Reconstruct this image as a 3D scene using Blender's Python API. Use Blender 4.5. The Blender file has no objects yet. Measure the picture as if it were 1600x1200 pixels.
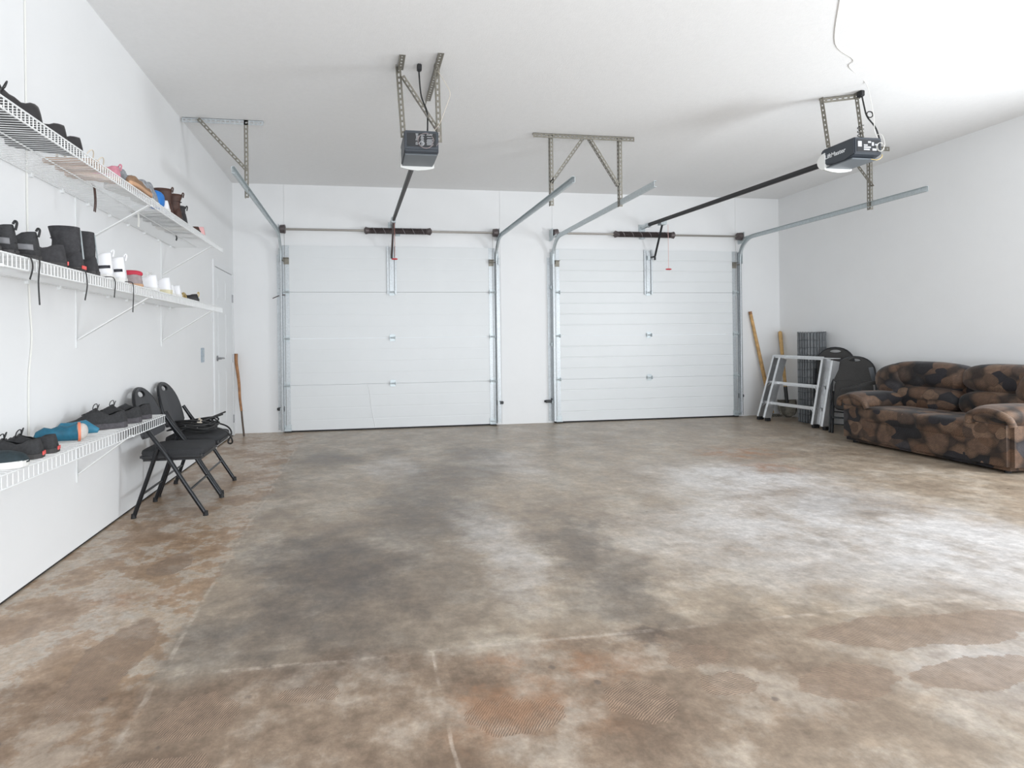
import bpy, bmesh, math, random
from mathutils import Vector, Matrix
random.seed(7)
PI = math.pi
scene = bpy.context.scene
C = scene.collection

# ------------------------------------------------------------------ camera, world, lights, exposure
cam_d = bpy.data.cameras.new('camera')
cam = bpy.data.objects.new('camera', cam_d); C.objects.link(cam)
cam_d.sensor_width = 36.0; cam_d.lens = 885.65 / 1600 * 36.0
cam_d.shift_x = 100 / 1600; cam_d.shift_y = (533.6 - 600) / 1600
cam_d.clip_start = 0.05; cam_d.clip_end = 100
YAW, ROLL = 0.1545, -0.012
fwd = Vector((math.sin(YAW), math.cos(YAW), 0)); rgt = Vector((math.cos(YAW), -math.sin(YAW), 0)); up0 = Vector((0, 0, 1))
cr, sr = math.cos(ROLL), math.sin(ROLL)
rv = cr * rgt + sr * up0; uv_ = -sr * rgt + cr * up0
m = Matrix((rv, uv_, -fwd)).transposed().to_4x4(); m.translation = Vector((1.606, -7.669, 1.160))
cam.matrix_world = m
scene.camera = cam

world = bpy.data.worlds.new('sky'); scene.world = world
world.use_nodes = True
bg = world.node_tree.nodes['Background']
bg.inputs[0].default_value = (0.86, 0.93, 1.0, 1); bg.inputs[1].default_value = 1.0

def area(name, loc, sx, sy, power, color, rot):
    d = bpy.data.lights.new(name, 'AREA'); d.shape = 'RECTANGLE'; d.size = sx; d.size_y = sy
    d.energy = power; d.color = color
    o = bpy.data.objects.new(name, d); C.objects.link(o); o.location = loc; o.rotation_euler = rot
    return o
# daylight through the window in the right wall, and an added fill lamp behind the camera
area('window_daylight', (7.80, -5.05, 1.50), 1.25, 1.25, 122, (0.91, 0.958, 1.0), (PI / 2, 0, PI / 2))
area('rear_fill', (3.9, -9.30, 1.00), 6.4, 1.8, 275, (0.91, 0.958, 1.0), (PI / 2 + 0.52, 0, 0))   # added fill, tilted up to brighten the ceiling

scene.view_settings.view_transform = 'Standard'
scene.view_settings.look = 'None'
scene.view_settings.gamma = 1.0
scene.view_settings.use_curve_mapping = False
scene.view_settings.exposure = 0.0

# ------------------------------------------------------------------ materials
MATS = {}
def new_mat(name):
    mt = bpy.data.materials.new(name); mt.use_nodes = True
    nt = mt.node_tree; b = nt.nodes['Principled BSDF']
    MATS[name] = mt
    return mt, nt, b
def N(nt, typ, **kw):
    n = nt.nodes.new(typ)
    for k, v in kw.items():
        if k == 'inp':
            for kk, vv in v.items(): n.inputs[kk].default_value = vv
        else: setattr(n, k, v)
    return n
def mat(name, col, rough=0.5, metal=0.0, var=0.0, vscale=20.0, bump=0.0, bscale=200.0, spec=0.5, coat=0.0):
    mt, nt, b = new_mat(name); L = nt.links
    b.inputs['Base Color'].default_value = (*col, 1); b.inputs['Roughness'].default_value = rough
    b.inputs['Metallic'].default_value = metal; b.inputs['Specular IOR Level'].default_value = spec
    tc = N(nt, 'ShaderNodeTexCoord')
    if var > 0:
        nz = N(nt, 'ShaderNodeTexNoise', inp={'Scale': vscale, 'Detail': 5.0, 'Roughness': 0.6})
        L.new(tc.outputs['Object'], nz.inputs['Vector'])
        rp = N(nt, 'ShaderNodeValToRGB')
        rp.color_ramp.elements[0].position = 0.3; rp.color_ramp.elements[1].position = 0.7
        rp.color_ramp.elements[0].color = (*[c * (1 - var) for c in col], 1)
        rp.color_ramp.elements[1].color = (*[min(1, c * (1 + var)) for c in col], 1)
        L.new(nz.outputs['Fac'], rp.inputs['Fac']); L.new(rp.outputs['Color'], b.inputs['Base Color'])
    if bump > 0:
        nb = N(nt, 'ShaderNodeTexNoise', inp={'Scale': bscale, 'Detail': 3.0})
        L.new(tc.outputs['Object'], nb.inputs['Vector'])
        bp = N(nt, 'ShaderNodeBump', inp={'Strength': bump, 'Distance': 0.003})
        L.new(nb.outputs['Fac'], bp.inputs['Height']); L.new(bp.outputs['Normal'], b.inputs['Normal'])
    return mt

mat('wall_paint', (0.845, 0.85, 0.855), 0.55, var=0.012, vscale=2.5, bump=0.15, bscale=140)
mat('ceiling_paint', (0.86, 0.86, 0.86), 0.8, var=0.015, vscale=30, bump=0.5, bscale=90)
mat('white_trim', (0.82, 0.83, 0.84), 0.4)
mat('door_white', (0.80, 0.815, 0.825), 0.35, var=0.01, vscale=3)
mat('garage_door_white', (0.76, 0.78, 0.79), 0.38, var=0.012, vscale=2.0, bump=0.08, bscale=250)
mat('galvanized', (0.56, 0.61, 0.63), 0.45, 0.55, var=0.10, vscale=45)
mat('galvanized_light', (0.55, 0.58, 0.60), 0.45, 0.65, var=0.12, vscale=45)
mat('zinc_angle', (0.25, 0.235, 0.20), 0.5, 0.45, var=0.15, vscale=60)
mat('shaft_steel', (0.38, 0.36, 0.33), 0.35, 0.85)
mat('spring_dark', (0.07, 0.055, 0.055), 0.45, 0.5)
mat('spring_stripe', (0.33, 0.30, 0.31), 0.5, 0.3)
mat('cast_dark', (0.13, 0.11, 0.11), 0.5, 0.6, var=0.3, vscale=80)
mat('rubber_black', (0.015, 0.015, 0.016), 0.7)
mat('black_plastic', (0.022, 0.023, 0.026), 0.42)
mat('charcoal_plastic', (0.05, 0.058, 0.07), 0.4)
mat('grey_plastic', (0.16, 0.18, 0.20), 0.45)
mat('lens_white', (0.82, 0.82, 0.80), 0.25)
mat('rail_black', (0.035, 0.035, 0.037), 0.45, 0.3)
mat('red_plastic', (0.55, 0.02, 0.03), 0.4)
mat('red_cord', (0.36, 0.13, 0.10), 0.7)
mat('pink_cord', (0.75, 0.45, 0.42), 0.7)
mat('white_cord', (0.75, 0.74, 0.70), 0.5)
mat('yellow_wire', (0.65, 0.48, 0.18), 0.5)
mat('letter_white', (0.80, 0.82, 0.84), 0.5)
mat('stripe_label', (0.50, 0.51, 0.53), 0.5)
mat('shelf_white', (0.80, 0.81, 0.81), 0.35)
mat('chair_tube', (0.018, 0.019, 0.022), 0.3, 0.4)
mat('chair_fabric', (0.030, 0.031, 0.034), 0.85, var=0.35, vscale=260, bump=0.4, bscale=500)
mat('chair_back', (0.055, 0.056, 0.061), 0.7, var=0.25, vscale=260, bump=0.3, bscale=500)
mat('chair_brown', (0.028, 0.026, 0.025), 0.6, var=0.2, vscale=90)
mat('alu', (0.72, 0.73, 0.74), 0.36, 0.75, var=0.06, vscale=20)
mat('wire_grey', (0.17, 0.18, 0.19), 0.5, 0.6, var=0.2, vscale=20)
mat('wood_handle', (0.55, 0.33, 0.13), 0.5, var=0.3, vscale=14)
mat('wood_light', (0.60, 0.38, 0.15), 0.5, var=0.25, vscale=14)
mat('wood_stick', (0.36, 0.17, 0.07), 0.5, var=0.4, vscale=16)
mat('stick_tip', (0.10, 0.07, 0.05), 0.6)
mat('blade_steel', (0.12, 0.11, 0.09), 0.5, 0.6, var=0.4, vscale=25)
mat('satin_nickel', (0.35, 0.35, 0.36), 0.35, 0.9)
mat('switch_grey', (0.42, 0.48, 0.55), 0.45, var=0.2, vscale=60)
mat('dark_gap', (0.035, 0.032, 0.03), 0.9)
mat('cord_black', (0.020, 0.020, 0.021), 0.5)
# footwear
mat('leather_black', (0.022, 0.020, 0.022), 0.32, var=0.2, vscale=30)
mat('suede_black', (0.035, 0.034, 0.037), 0.85, var=0.3, vscale=60)
mat('mesh_black', (0.028, 0.028, 0.030), 0.8, var=0.35, vscale=90, bump=0.4, bscale=400)
mat('knit_charcoal', (0.075, 0.07, 0.078), 0.85, var=0.3, vscale=80)
mat('sole_dark', (0.045, 0.042, 0.042), 0.7)
mat('sole_white', (0.70, 0.69, 0.67), 0.6)
mat('sole_tan', (0.62, 0.57, 0.40), 0.6)
mat('sole_gum', (0.50, 0.30, 0.18), 0.6)
mat('lining_dark', (0.012, 0.012, 0.012), 0.9)
mat('leather_white', (0.78, 0.78, 0.80), 0.45)
mat('lining_grey', (0.45, 0.44, 0.43), 0.9)
mat('stripe_black', (0.012, 0.012, 0.02), 0.5)
mat('stripe_grey', (0.20, 0.20, 0.21), 0.7)
mat('red_fabric', (0.48, 0.03, 0.06), 0.7)
mat('taupe', (0.30, 0.25, 0.25), 0.7, var=0.2, vscale=40)
mat('pink_fabric', (0.50, 0.20, 0.25), 0.7, var=0.2, vscale=50)
mat('rose_fabric', (0.75, 0.42, 0.42), 0.7)
mat('fuzzy_grey', (0.28, 0.29, 0.31), 0.95, var=0.5, vscale=55, bump=1.0, bscale=90)
mat('blue_fabric', (0.015, 0.16, 0.50), 0.55)
mat('brown_leather', (0.055, 0.022, 0.014), 0.6, var=0.25, vscale=40)
mat('brown_wedge', (0.24, 0.145, 0.085), 0.6, var=0.25, vscale=60)
mat('beige_strap', (0.62, 0.55, 0.46), 0.6)
mat('teal_blue', (0.010, 0.11, 0.18), 0.6, var=0.3, vscale=25)
mat('light_blue', (0.03, 0.19, 0.30), 0.6, var=0.2, vscale=25)
mat('orange_ring', (0.72, 0.22, 0.12), 0.6)
mat('grey_rubber', (0.55, 0.52, 0.49), 0.7, var=0.1, vscale=40)
mat('navy_canvas', (0.016, 0.028, 0.034), 0.8, var=0.3, vscale=60)
mat('gold', (0.50, 0.37, 0.16), 0.4, 0.4)
mat('red_logo', (0.75, 0.10, 0.09), 0.5)

def sofa_material():
    """printed patchwork of rounded brown, tan and black shapes with a fine woven grain"""
    mt, nt, b = new_mat('sofa_fabric'); L = nt.links
    tc = N(nt, 'ShaderNodeTexCoord')
    def vec(op, a, c=None, sc=None):
        n = N(nt, 'ShaderNodeVectorMath', operation=op); L.new(a, n.inputs[0])
        if c is not None:
            if isinstance(c, tuple): n.inputs[1].default_value = c
            else: L.new(c, n.inputs[1])
        if sc is not None: n.inputs['Scale'].default_value = sc
        return n.outputs[0]
    def layer(scale, stretch, seed, dist):
        nz = N(nt, 'ShaderNodeTexNoise', inp={'Scale': 6.0, 'Detail': 1.0}); L.new(vec('ADD', tc.outputs['Object'], (seed, seed, seed)), nz.inputs['Vector'])
        p = vec('ADD', vec('MULTIPLY', vec('ADD', tc.outputs['Object'], (seed, 0.3 * seed, 0.7 * seed)), stretch), vec('SCALE', nz.outputs['Color'], sc=dist))
        vo = N(nt, 'ShaderNodeTexVoronoi', inp={'Scale': scale, 'Randomness': 0.95}); L.new(p, vo.inputs['Vector'])
        sep = N(nt, 'ShaderNodeSeparateColor'); L.new(vo.outputs['Color'], sep.inputs[0])
        return vo, sep, p
    v1, s1, p1 = layer(7.6, (1.0, 0.85, 1.1), 0.0, 0.07)
    rp = N(nt, 'ShaderNodeValToRGB'); rp.color_ramp.interpolation = 'CONSTANT'
    cols = [(0.0, (0.145, 0.082, 0.048)), (0.20, (0.013, 0.012, 0.016)), (0.33, (0.175, 0.108, 0.068)), (0.48, (0.085, 0.055, 0.040)),
            (0.60, (0.215, 0.138, 0.09)), (0.76, (0.050, 0.046, 0.052)), (0.83, (0.155, 0.095, 0.062)), (0.95, (0.016, 0.014, 0.020))]
    e = rp.color_ramp.elements
    e[0].position = 0; e[0].color = (*cols[0][1], 1); e[1].position = cols[1][0]; e[1].color = (*cols[1][1], 1)
    for q, c in cols[2:]:
        k = e.new(q); k.color = (*c, 1)
    L.new(s1.outputs[0], rp.inputs['Fac'])
    # rounded shapes: print fades to near black between them
    rd = N(nt, 'ShaderNodeValToRGB'); rd.color_ramp.elements[0].position = 0.50; rd.color_ramp.elements[0].color = (1, 1, 1, 1)
    rd.color_ramp.elements[1].position = 0.74; rd.color_ramp.elements[1].color = (0.22, 0.21, 0.21, 1)
    L.new(v1.outputs['Distance'], rd.inputs['Fac'])
    # second print layer laid over the first
    v2, s2, p2 = layer(7.0, (0.9, 1.0, 1.0), 3.7, 0.10)
    over = N(nt, 'ShaderNodeMath', operation='GREATER_THAN'); L.new(s2.outputs[1], over.inputs[0]); over.inputs[1].default_value = 0.74
    inside = N(nt, 'ShaderNodeMath', operation='LESS_THAN'); L.new(v2.outputs['Distance'], inside.inputs[0]); inside.inputs[1].default_value = 0.42
    om = N(nt, 'ShaderNodeMath', operation='MULTIPLY'); L.new(over.outputs[0], om.inputs[0]); L.new(inside.outputs[0], om.inputs[1])
    rp2 = N(nt, 'ShaderNodeValToRGB'); rp2.color_ramp.interpolation = 'CONSTANT'
    e2 = rp2.color_ramp.elements; e2[0].color = (0.20, 0.128, 0.082, 1); e2[1].position = 0.45; e2[1].color = (0.014, 0.012, 0.017, 1)
    k = e2.new(0.65); k.color = (0.12, 0.072, 0.045, 1)
    L.new(s2.outputs[0], rp2.inputs['Fac'])
    m1 = N(nt, 'ShaderNodeMixRGB', blend_type='MULTIPLY'); m1.inputs[0].default_value = 1; L.new(rp.outputs['Color'], m1.inputs[1]); L.new(rd.outputs['Color'], m1.inputs[2])
    m0 = N(nt, 'ShaderNodeMixRGB'); L.new(om.outputs[0], m0.inputs[0]); L.new(m1.outputs[0], m0.inputs[1]); L.new(rp2.outputs['Color'], m0.inputs[2])
    wv = N(nt, 'ShaderNodeTexWave', inp={'Scale': 38.0, 'Distortion': 6.0, 'Detail': 2.0}); wv.bands_direction = 'DIAGONAL'; L.new(p1, wv.inputs['Vector'])
    nz = N(nt, 'ShaderNodeTexNoise', inp={'Scale': 22.0, 'Detail': 6.0, 'Roughness': 0.7}); L.new(tc.outputs['Object'], nz.inputs['Vector'])
    rw = N(nt, 'ShaderNodeValToRGB'); rw.color_ramp.elements[0].color = (0.62, 0.62, 0.64, 1); rw.color_ramp.elements[1].color = (1.2, 1.18, 1.15, 1); L.new(wv.outputs['Fac'], rw.inputs['Fac'])
    rn = N(nt, 'ShaderNodeValToRGB'); rn.color_ramp.elements[0].position = 0.3; rn.color_ramp.elements[0].color = (0.55, 0.55, 0.56, 1); rn.color_ramp.elements[1].position = 0.7; rn.color_ramp.elements[1].color = (1.35, 1.32, 1.3, 1); L.new(nz.outputs['Fac'], rn.inputs['Fac'])
    m2 = N(nt, 'ShaderNodeMixRGB', blend_type='MULTIPLY'); m2.inputs[0].default_value = 0.6; L.new(m0.outputs[0], m2.inputs[1]); L.new(rw.outputs['Color'], m2.inputs[2])
    m3 = N(nt, 'ShaderNodeMixRGB', blend_type='MULTIPLY'); m3.inputs[0].default_value = 0.8; L.new(m2.outputs[0], m3.inputs[1]); L.new(rn.outputs['Color'], m3.inputs[2])
    m4 = N(nt, 'ShaderNodeMixRGB', blend_type='MULTIPLY'); m4.inputs[0].default_value = 1; L.new(m3.outputs[0], m4.inputs[1]); m4.inputs[2].default_value = (0.74, 0.72, 0.72, 1)
    L.new(m4.outputs[0], b.inputs['Base Color'])
    b.inputs['Roughness'].default_value = 0.7; b.inputs['Sheen Weight'].default_value = 0.12; b.inputs['Sheen Roughness'].default_value = 0.4
    nb = N(nt, 'ShaderNodeTexNoise', inp={'Scale': 60.0, 'Detail': 4.0}); L.new(tc.outputs['Object'], nb.inputs['Vector'])
    bp = N(nt, 'ShaderNodeBump', inp={'Strength': 0.35, 'Distance': 0.006}); L.new(nb.outputs['Fac'], bp.inputs['Height']); L.new(bp.outputs['Normal'], b.inputs['Normal'])
sofa_material()

def floor_material():
    mt, nt, b = new_mat('concrete_floor'); L = nt.links
    tc = N(nt, 'ShaderNodeTexCoord')
    P = tc.outputs['Object']
    sx = N(nt, 'ShaderNodeSeparateXYZ'); L.new(P, sx.inputs[0])
    def noise(scale, detail=6.0, rough=0.6, dist=0.0):
        n = N(nt, 'ShaderNodeTexNoise', inp={'Scale': scale, 'Detail': detail, 'Roughness': rough, 'Distortion': dist}); L.new(P, n.inputs['Vector']); return n
    def ramp(src, stops):
        r = N(nt, 'ShaderNodeValToRGB'); e = r.color_ramp.elements
        e[0].position = stops[0][0]; e[0].color = (*stops[0][1], 1); e[1].position = stops[-1][0]; e[1].color = (*stops[-1][1], 1)
        for p, c in stops[1:-1]:
            k = e.new(p); k.color = (*c, 1)
        L.new(src, r.inputs['Fac']); return r.outputs['Color']
    def g(v): return (v, v, v)
    def mix(a, c, fac, typ='MIX'):
        n = N(nt, 'ShaderNodeMixRGB', blend_type=typ)
        for i, s in ((1, a), (2, c), (0, fac)):
            if isinstance(s, tuple): n.inputs[i].default_value = (*s, 1)
            elif isinstance(s, float): n.inputs[i].default_value = s
            else: L.new(s, n.inputs[i])
        return n.outputs[0]
    def math_(op, a, c=None):
        n = N(nt, 'ShaderNodeMath', operation=op)
        for i, s in ((0, a), (1, c)):
            if s is None: continue
            if isinstance(s, (int, float)): n.inputs[i].default_value = s
            else: L.new(s, n.inputs[i])
        return n.outputs[0]
    wob = noise(1.6, 7.0, 0.65); wobf = noise(5.0, 6.0, 0.7)
    offs = N(nt, 'ShaderNodeVectorMath', operation='SUBTRACT'); L.new(wob.outputs['Color'], offs.inputs[0]); offs.inputs[1].default_value = (0.5, 0.5, 0.5)
    offf = N(nt, 'ShaderNodeVectorMath', operation='SUBTRACT'); L.new(wobf.outputs['Color'], offf.inputs[0]); offf.inputs[1].default_value = (0.5, 0.5, 0.5)
    def blob(cx, cy, rx, ry, s0=1.0, s1=0.25, wobble=0.9, fine=0.35):
        a = N(nt, 'ShaderNodeVectorMath', operation='SCALE'); L.new(offs.outputs[0], a.inputs[0]); a.inputs['Scale'].default_value = wobble
        a2 = N(nt, 'ShaderNodeVectorMath', operation='SCALE'); L.new(offf.outputs[0], a2.inputs[0]); a2.inputs['Scale'].default_value = fine
        s = N(nt, 'ShaderNodeVectorMath', operation='ADD'); L.new(P, s.inputs[0]); L.new(a.outputs[0], s.inputs[1])
        s2 = N(nt, 'ShaderNodeVectorMath', operation='ADD'); L.new(s.outputs[0], s2.inputs[0]); L.new(a2.outputs[0], s2.inputs[1])
        d = N(nt, 'ShaderNodeVectorMath', operation='SUBTRACT'); L.new(s2.outputs[0], d.inputs[0]); d.inputs[1].default_value = (cx, cy, 0)
        q = N(nt, 'ShaderNodeVectorMath', operation='MULTIPLY'); L.new(d.outputs[0], q.inputs[0]); q.inputs[1].default_value = (1 / rx, 1 / ry, 0)
        ln = N(nt, 'ShaderNodeVectorMath', operation='LENGTH'); L.new(q.outputs[0], ln.inputs[0])
        mr = N(nt, 'ShaderNodeMapRange', inp={'From Min': s0, 'From Max': s1, 'To Min': 0.0, 'To Max': 1.0}); mr.interpolation_type = 'SMOOTHSTEP'
        L.new(ln.outputs['Value'], mr.inputs['Value']); return mr.outputs[0]
    n1 = noise(0.8, 10.0, 0.66); n2 = noise(5.5, 9.0, 0.7); n3 = noise(38.0, 5.0, 0.7); n4 = noise(2.4, 10.0, 0.70)
    col = ramp(n1.outputs['Fac'], [(0.30, (0.18, 0.142, 0.108)), (0.45, (0.255, 0.21, 0.162)), (0.58, (0.31, 0.262, 0.208)), (0.72, (0.38, 0.34, 0.29))])
    col = mix(col, ramp(n4.outputs['Fac'], [(0.36, (0.19, 0.145, 0.11)), (0.50, (0.29, 0.24, 0.19)), (0.62, (0.44, 0.405, 0.36))]), 0.5)
    col = mix(col, ramp(n2.outputs['Fac'], [(0.32, g(0.60)), (0.68, g(1.35))]), 0.6, 'MULTIPLY')
    # pale worn patches; right-hand ones paint in floor glare, stopped where the sofa reflects
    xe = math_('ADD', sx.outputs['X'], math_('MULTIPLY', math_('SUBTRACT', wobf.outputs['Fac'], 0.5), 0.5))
    glare_edge = N(nt, 'ShaderNodeMapRange', inp={'From Min': 5.75, 'From Max': 5.35}); L.new(xe, glare_edge.inputs['Value'])
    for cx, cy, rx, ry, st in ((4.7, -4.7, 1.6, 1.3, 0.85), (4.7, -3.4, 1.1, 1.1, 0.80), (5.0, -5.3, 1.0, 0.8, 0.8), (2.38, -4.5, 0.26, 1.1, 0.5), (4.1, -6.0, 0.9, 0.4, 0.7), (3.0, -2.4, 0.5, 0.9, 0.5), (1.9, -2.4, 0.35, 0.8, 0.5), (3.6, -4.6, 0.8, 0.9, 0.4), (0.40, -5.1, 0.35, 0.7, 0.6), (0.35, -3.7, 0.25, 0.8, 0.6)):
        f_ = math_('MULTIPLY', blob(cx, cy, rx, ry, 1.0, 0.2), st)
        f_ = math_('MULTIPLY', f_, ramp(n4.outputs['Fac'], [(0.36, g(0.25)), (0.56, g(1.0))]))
        f_ = math_('MULTIPLY', f_, glare_edge.outputs[0])
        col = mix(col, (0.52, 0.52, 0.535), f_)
    # adhesive left over in the strip along the shelving wall
    edge = math_('ADD', sx.outputs['X'], math_('MULTIPLY', math_('SUBTRACT', wobf.outputs['Fac'], 0.5), 0.35))
    strip = N(nt, 'ShaderNodeMapRange', inp={'From Min': 0.90, 'From Max': 0.87}); L.new(edge, strip.inputs['Value'])
    br = ramp(n4.outputs['Fac'], [(0.40, (0.24, 0.15, 0.085)), (0.49, (0.33, 0.225, 0.145)), (0.53, (0.43, 0.385, 0.335)), (0.58, (0.36, 0.27, 0.19)), (0.66, (0.46, 0.43, 0.39))])
    col = mix(col, br, math_('MULTIPLY', strip.outputs[0], 0.75))
    # adhesive area near the camera
    edge2 = math_('ADD', sx.outputs['Y'], math_('MULTIPLY', math_('SUBTRACT', wob.outputs['Fac'], 0.5), 0.5))
    near = N(nt, 'ShaderNodeMapRange', inp={'From Min': -5.50, 'From Max': -5.60}); L.new(edge2, near.inputs['Value'])
    xr = math_('ADD', sx.outputs['X'], math_('MULTIPLY', math_('SUBTRACT', wob.outputs['Fac'], 0.5), 2.2))
    lft = N(nt, 'ShaderNodeMapRange', inp={'From Min': 3.5, 'From Max': 2.3, 'To Min': 0.25, 'To Max': 1.0}); L.new(xr, lft.inputs['Value'])
    col = mix(col, ramp(n4.outputs['Fac'], [(0.40, (0.115, 0.075, 0.050)), (0.5, (0.20, 0.145, 0.105)), (0.60, (0.33, 0.28, 0.235))]), math_('MULTIPLY', math_('MULTIPLY', near.outputs[0], lft.outputs[0]), 0.75))
    # trowel-combed patches
    arcs = None
    for cx, cy, rx, ry in ((3.85, -5.74, 0.55, 0.12), (3.72, -6.02, 0.30, 0.085), (1.10, -5.82, 0.13, 0.11), (1.42, -5.74, 0.10, 0.06), (2.80, -5.74, 0.13, 0.07), (2.46, -5.95, 0.13, 0.10), (3.20, -5.97, 0.22, 0.09), (0.68, -5.45, 0.12, 0.35), (0.62, -4.5, 0.10, 0.16), (2.05, -5.97, 0.16, 0.08), (2.78, -5.93, 0.09, 0.07), (1.02, -6.05, 0.2, 0.08)):
        q = blob(cx, cy, rx, ry, 1.0, 0.93, 0.25, 0.12)
        arcs = q if arcs is None else math_('MAXIMUM', arcs, q)
    col = mix(col, (0.21, 0.152, 0.112), math_('MULTIPLY', arcs, 0.7))
    wv = N(nt, 'ShaderNodeTexWave', wave_type='RINGS', inp={'Scale': 42.0, 'Distortion': 3.0, 'Detail': 1.0, 'Detail Scale': 1.0}); wv.rings_direction = 'SPHERICAL'
    mp = N(nt, 'ShaderNodeMapping', inp={'Location': (-2.9, 6.6, 0)}); L.new(P, mp.inputs['Vector']); L.new(mp.outputs[0], wv.inputs['Vector'])
    col = mix(col, ramp(wv.outputs['Fac'], [(0.2, g(0.62)), (0.8, g(1.35))]), arcs, 'MULTIPLY')
    # rust and tyre stains
    for cx, cy, rx, ry, st in ((5.35, -2.45, 0.6, 0.45, 0.85), (5.2, -3.1, 0.4, 0.3, 0.75), (2.3, -5.72, 0.4, 0.2, 0.55), (0.6, -4.9, 0.25, 0.15, 0.6), (2.05, -5.95, 0.45, 0.2, 0.5)):
        f_ = math_('MULTIPLY', blob(cx, cy, rx, ry, 1.0, 0.2, 0.5, 0.4), st)
        f_ = math_('MULTIPLY', f_, ramp(n2.outputs['Fac'], [(0.42, g(0.0)), (0.58, g(1.0))]))
        col = mix(col, (0.25, 0.125, 0.062), f_)
    for cx, cy, rx, ry, st in ((1.38, -4.65, 0.50, 0.85, 0.80), (2.05, -3.75, 0.55, 1.05, 0.74), (2.40, -2.75, 0.60, 0.65, 0.6), (2.82, -4.80, 0.32, 1.0, 0.74), (1.30, -1.85, 0.36, 0.6, 0.65), (2.70, -1.85, 0.40, 0.55, 0.55), (1.15, -5.40, 0.5, 0.40, 0.65), (1.75, -5.0, 0.7, 0.75, 0.5), (1.9, -1.6, 0.3, 0.3, 0.35), (4.9, -4.2, 0.5, 0.4, 0.3), (2.68, -5.48, 0.12, 0.06, 0.6)):
        f_ = math_('MULTIPLY', blob(cx, cy, rx, ry, 1.1, 0.25), st)
        f_ = math_('MULTIPLY', f_, ramp(n2.outputs['Fac'], [(0.34, g(1.0)), (0.66, g(0.62))]))
        col = mix(col, (0.056, 0.045, 0.040), f_)
    # oil spots near the camera
    vs = N(nt, 'ShaderNodeTexVoronoi', inp={'Scale': 4.6}); L.new(P, vs.inputs['Vector'])
    spot = ramp(math_('ADD', vs.outputs['Distance'], math_('MULTIPLY', math_('SUBTRACT', n3.outputs['Fac'], 0.5), 0.12)), [(0.04, g(1.0)), (0.075, g(0.0))])
    col = mix(col, (0.10, 0.08, 0.07), math_('MULTIPLY', math_('MULTIPLY', spot, near.outputs[0]), 0.7))
    # old partition lines
    def line(axis, pos, half, lo, hi, other):
        d = math_('ABSOLUTE', math_('SUBTRACT', sx.outputs[axis], math_('ADD', pos, math_('MULTIPLY', math_('SUBTRACT', wob.outputs['Fac'], 0.5), 0.06))))
        r = N(nt, 'ShaderNodeMapRange', inp={'From Min': half, 'From Max': half * 0.4}); L.new(d, r.inputs['Value'])
        a = math_('GREATER_THAN', sx.outputs[other], lo); c = math_('LESS_THAN', sx.outputs[other], hi)
        return math_('MULTIPLY', math_('MULTIPLY', r.outputs[0], math_('MULTIPLY', a, c)), ramp(n2.outputs['Fac'], [(0.45, g(0.0)), (0.6, g(0.9))]))
    for ln_ in (line('X', 0.895, 0.012, -6.5, -1.0, 'Y'), line('Y', -5.56, 0.014, 0.95, 4.2, 'X'), line('X', 1.86, 0.008, -6.3, -5.55, 'Y')):
        col = mix(col, (0.50, 0.45, 0.40), math_('MULTIPLY', ln_, 0.5))
    col = mix(col, ramp(n3.outputs['Fac'], [(0.3, g(0.80)), (0.7, g(1.18))]), 0.6, 'MULTIPLY')
    n5 = noise(13.0, 10.0, 0.78)
    col = mix(col, ramp(n5.outputs['Fac'], [(0.36, g(0.62)), (0.5, g(0.98)), (0.64, g(1.38))]), 0.55, 'MULTIPLY')
    col = mix(col, (1.17, 1.13, 1.08), 1.0, 'MULTIPLY')
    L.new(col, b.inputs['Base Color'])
    rr = ramp(n2.outputs['Fac'], [(0.3, g(0.27)), (0.7, g(0.44))])
    rr = mix(rr, g(0.6), math_('MULTIPLY', near.outputs[0], 0.7))
    L.new(rr, b.inputs['Roughness'])
    b.inputs['Specular IOR Level'].default_value = 0.5
    hsum = math_('ADD', math_('MULTIPLY', n3.outputs['Fac'], 0.3), math_('MULTIPLY', math_('MULTIPLY', wv.outputs['Fac'], arcs), 0.6))
    bp = N(nt, 'ShaderNodeBump', inp={'Strength': 0.10, 'Distance': 0.004}); L.new(hsum, bp.inputs['Height']); L.new(bp.outputs['Normal'], b.inputs['Normal'])
floor_material()

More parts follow.
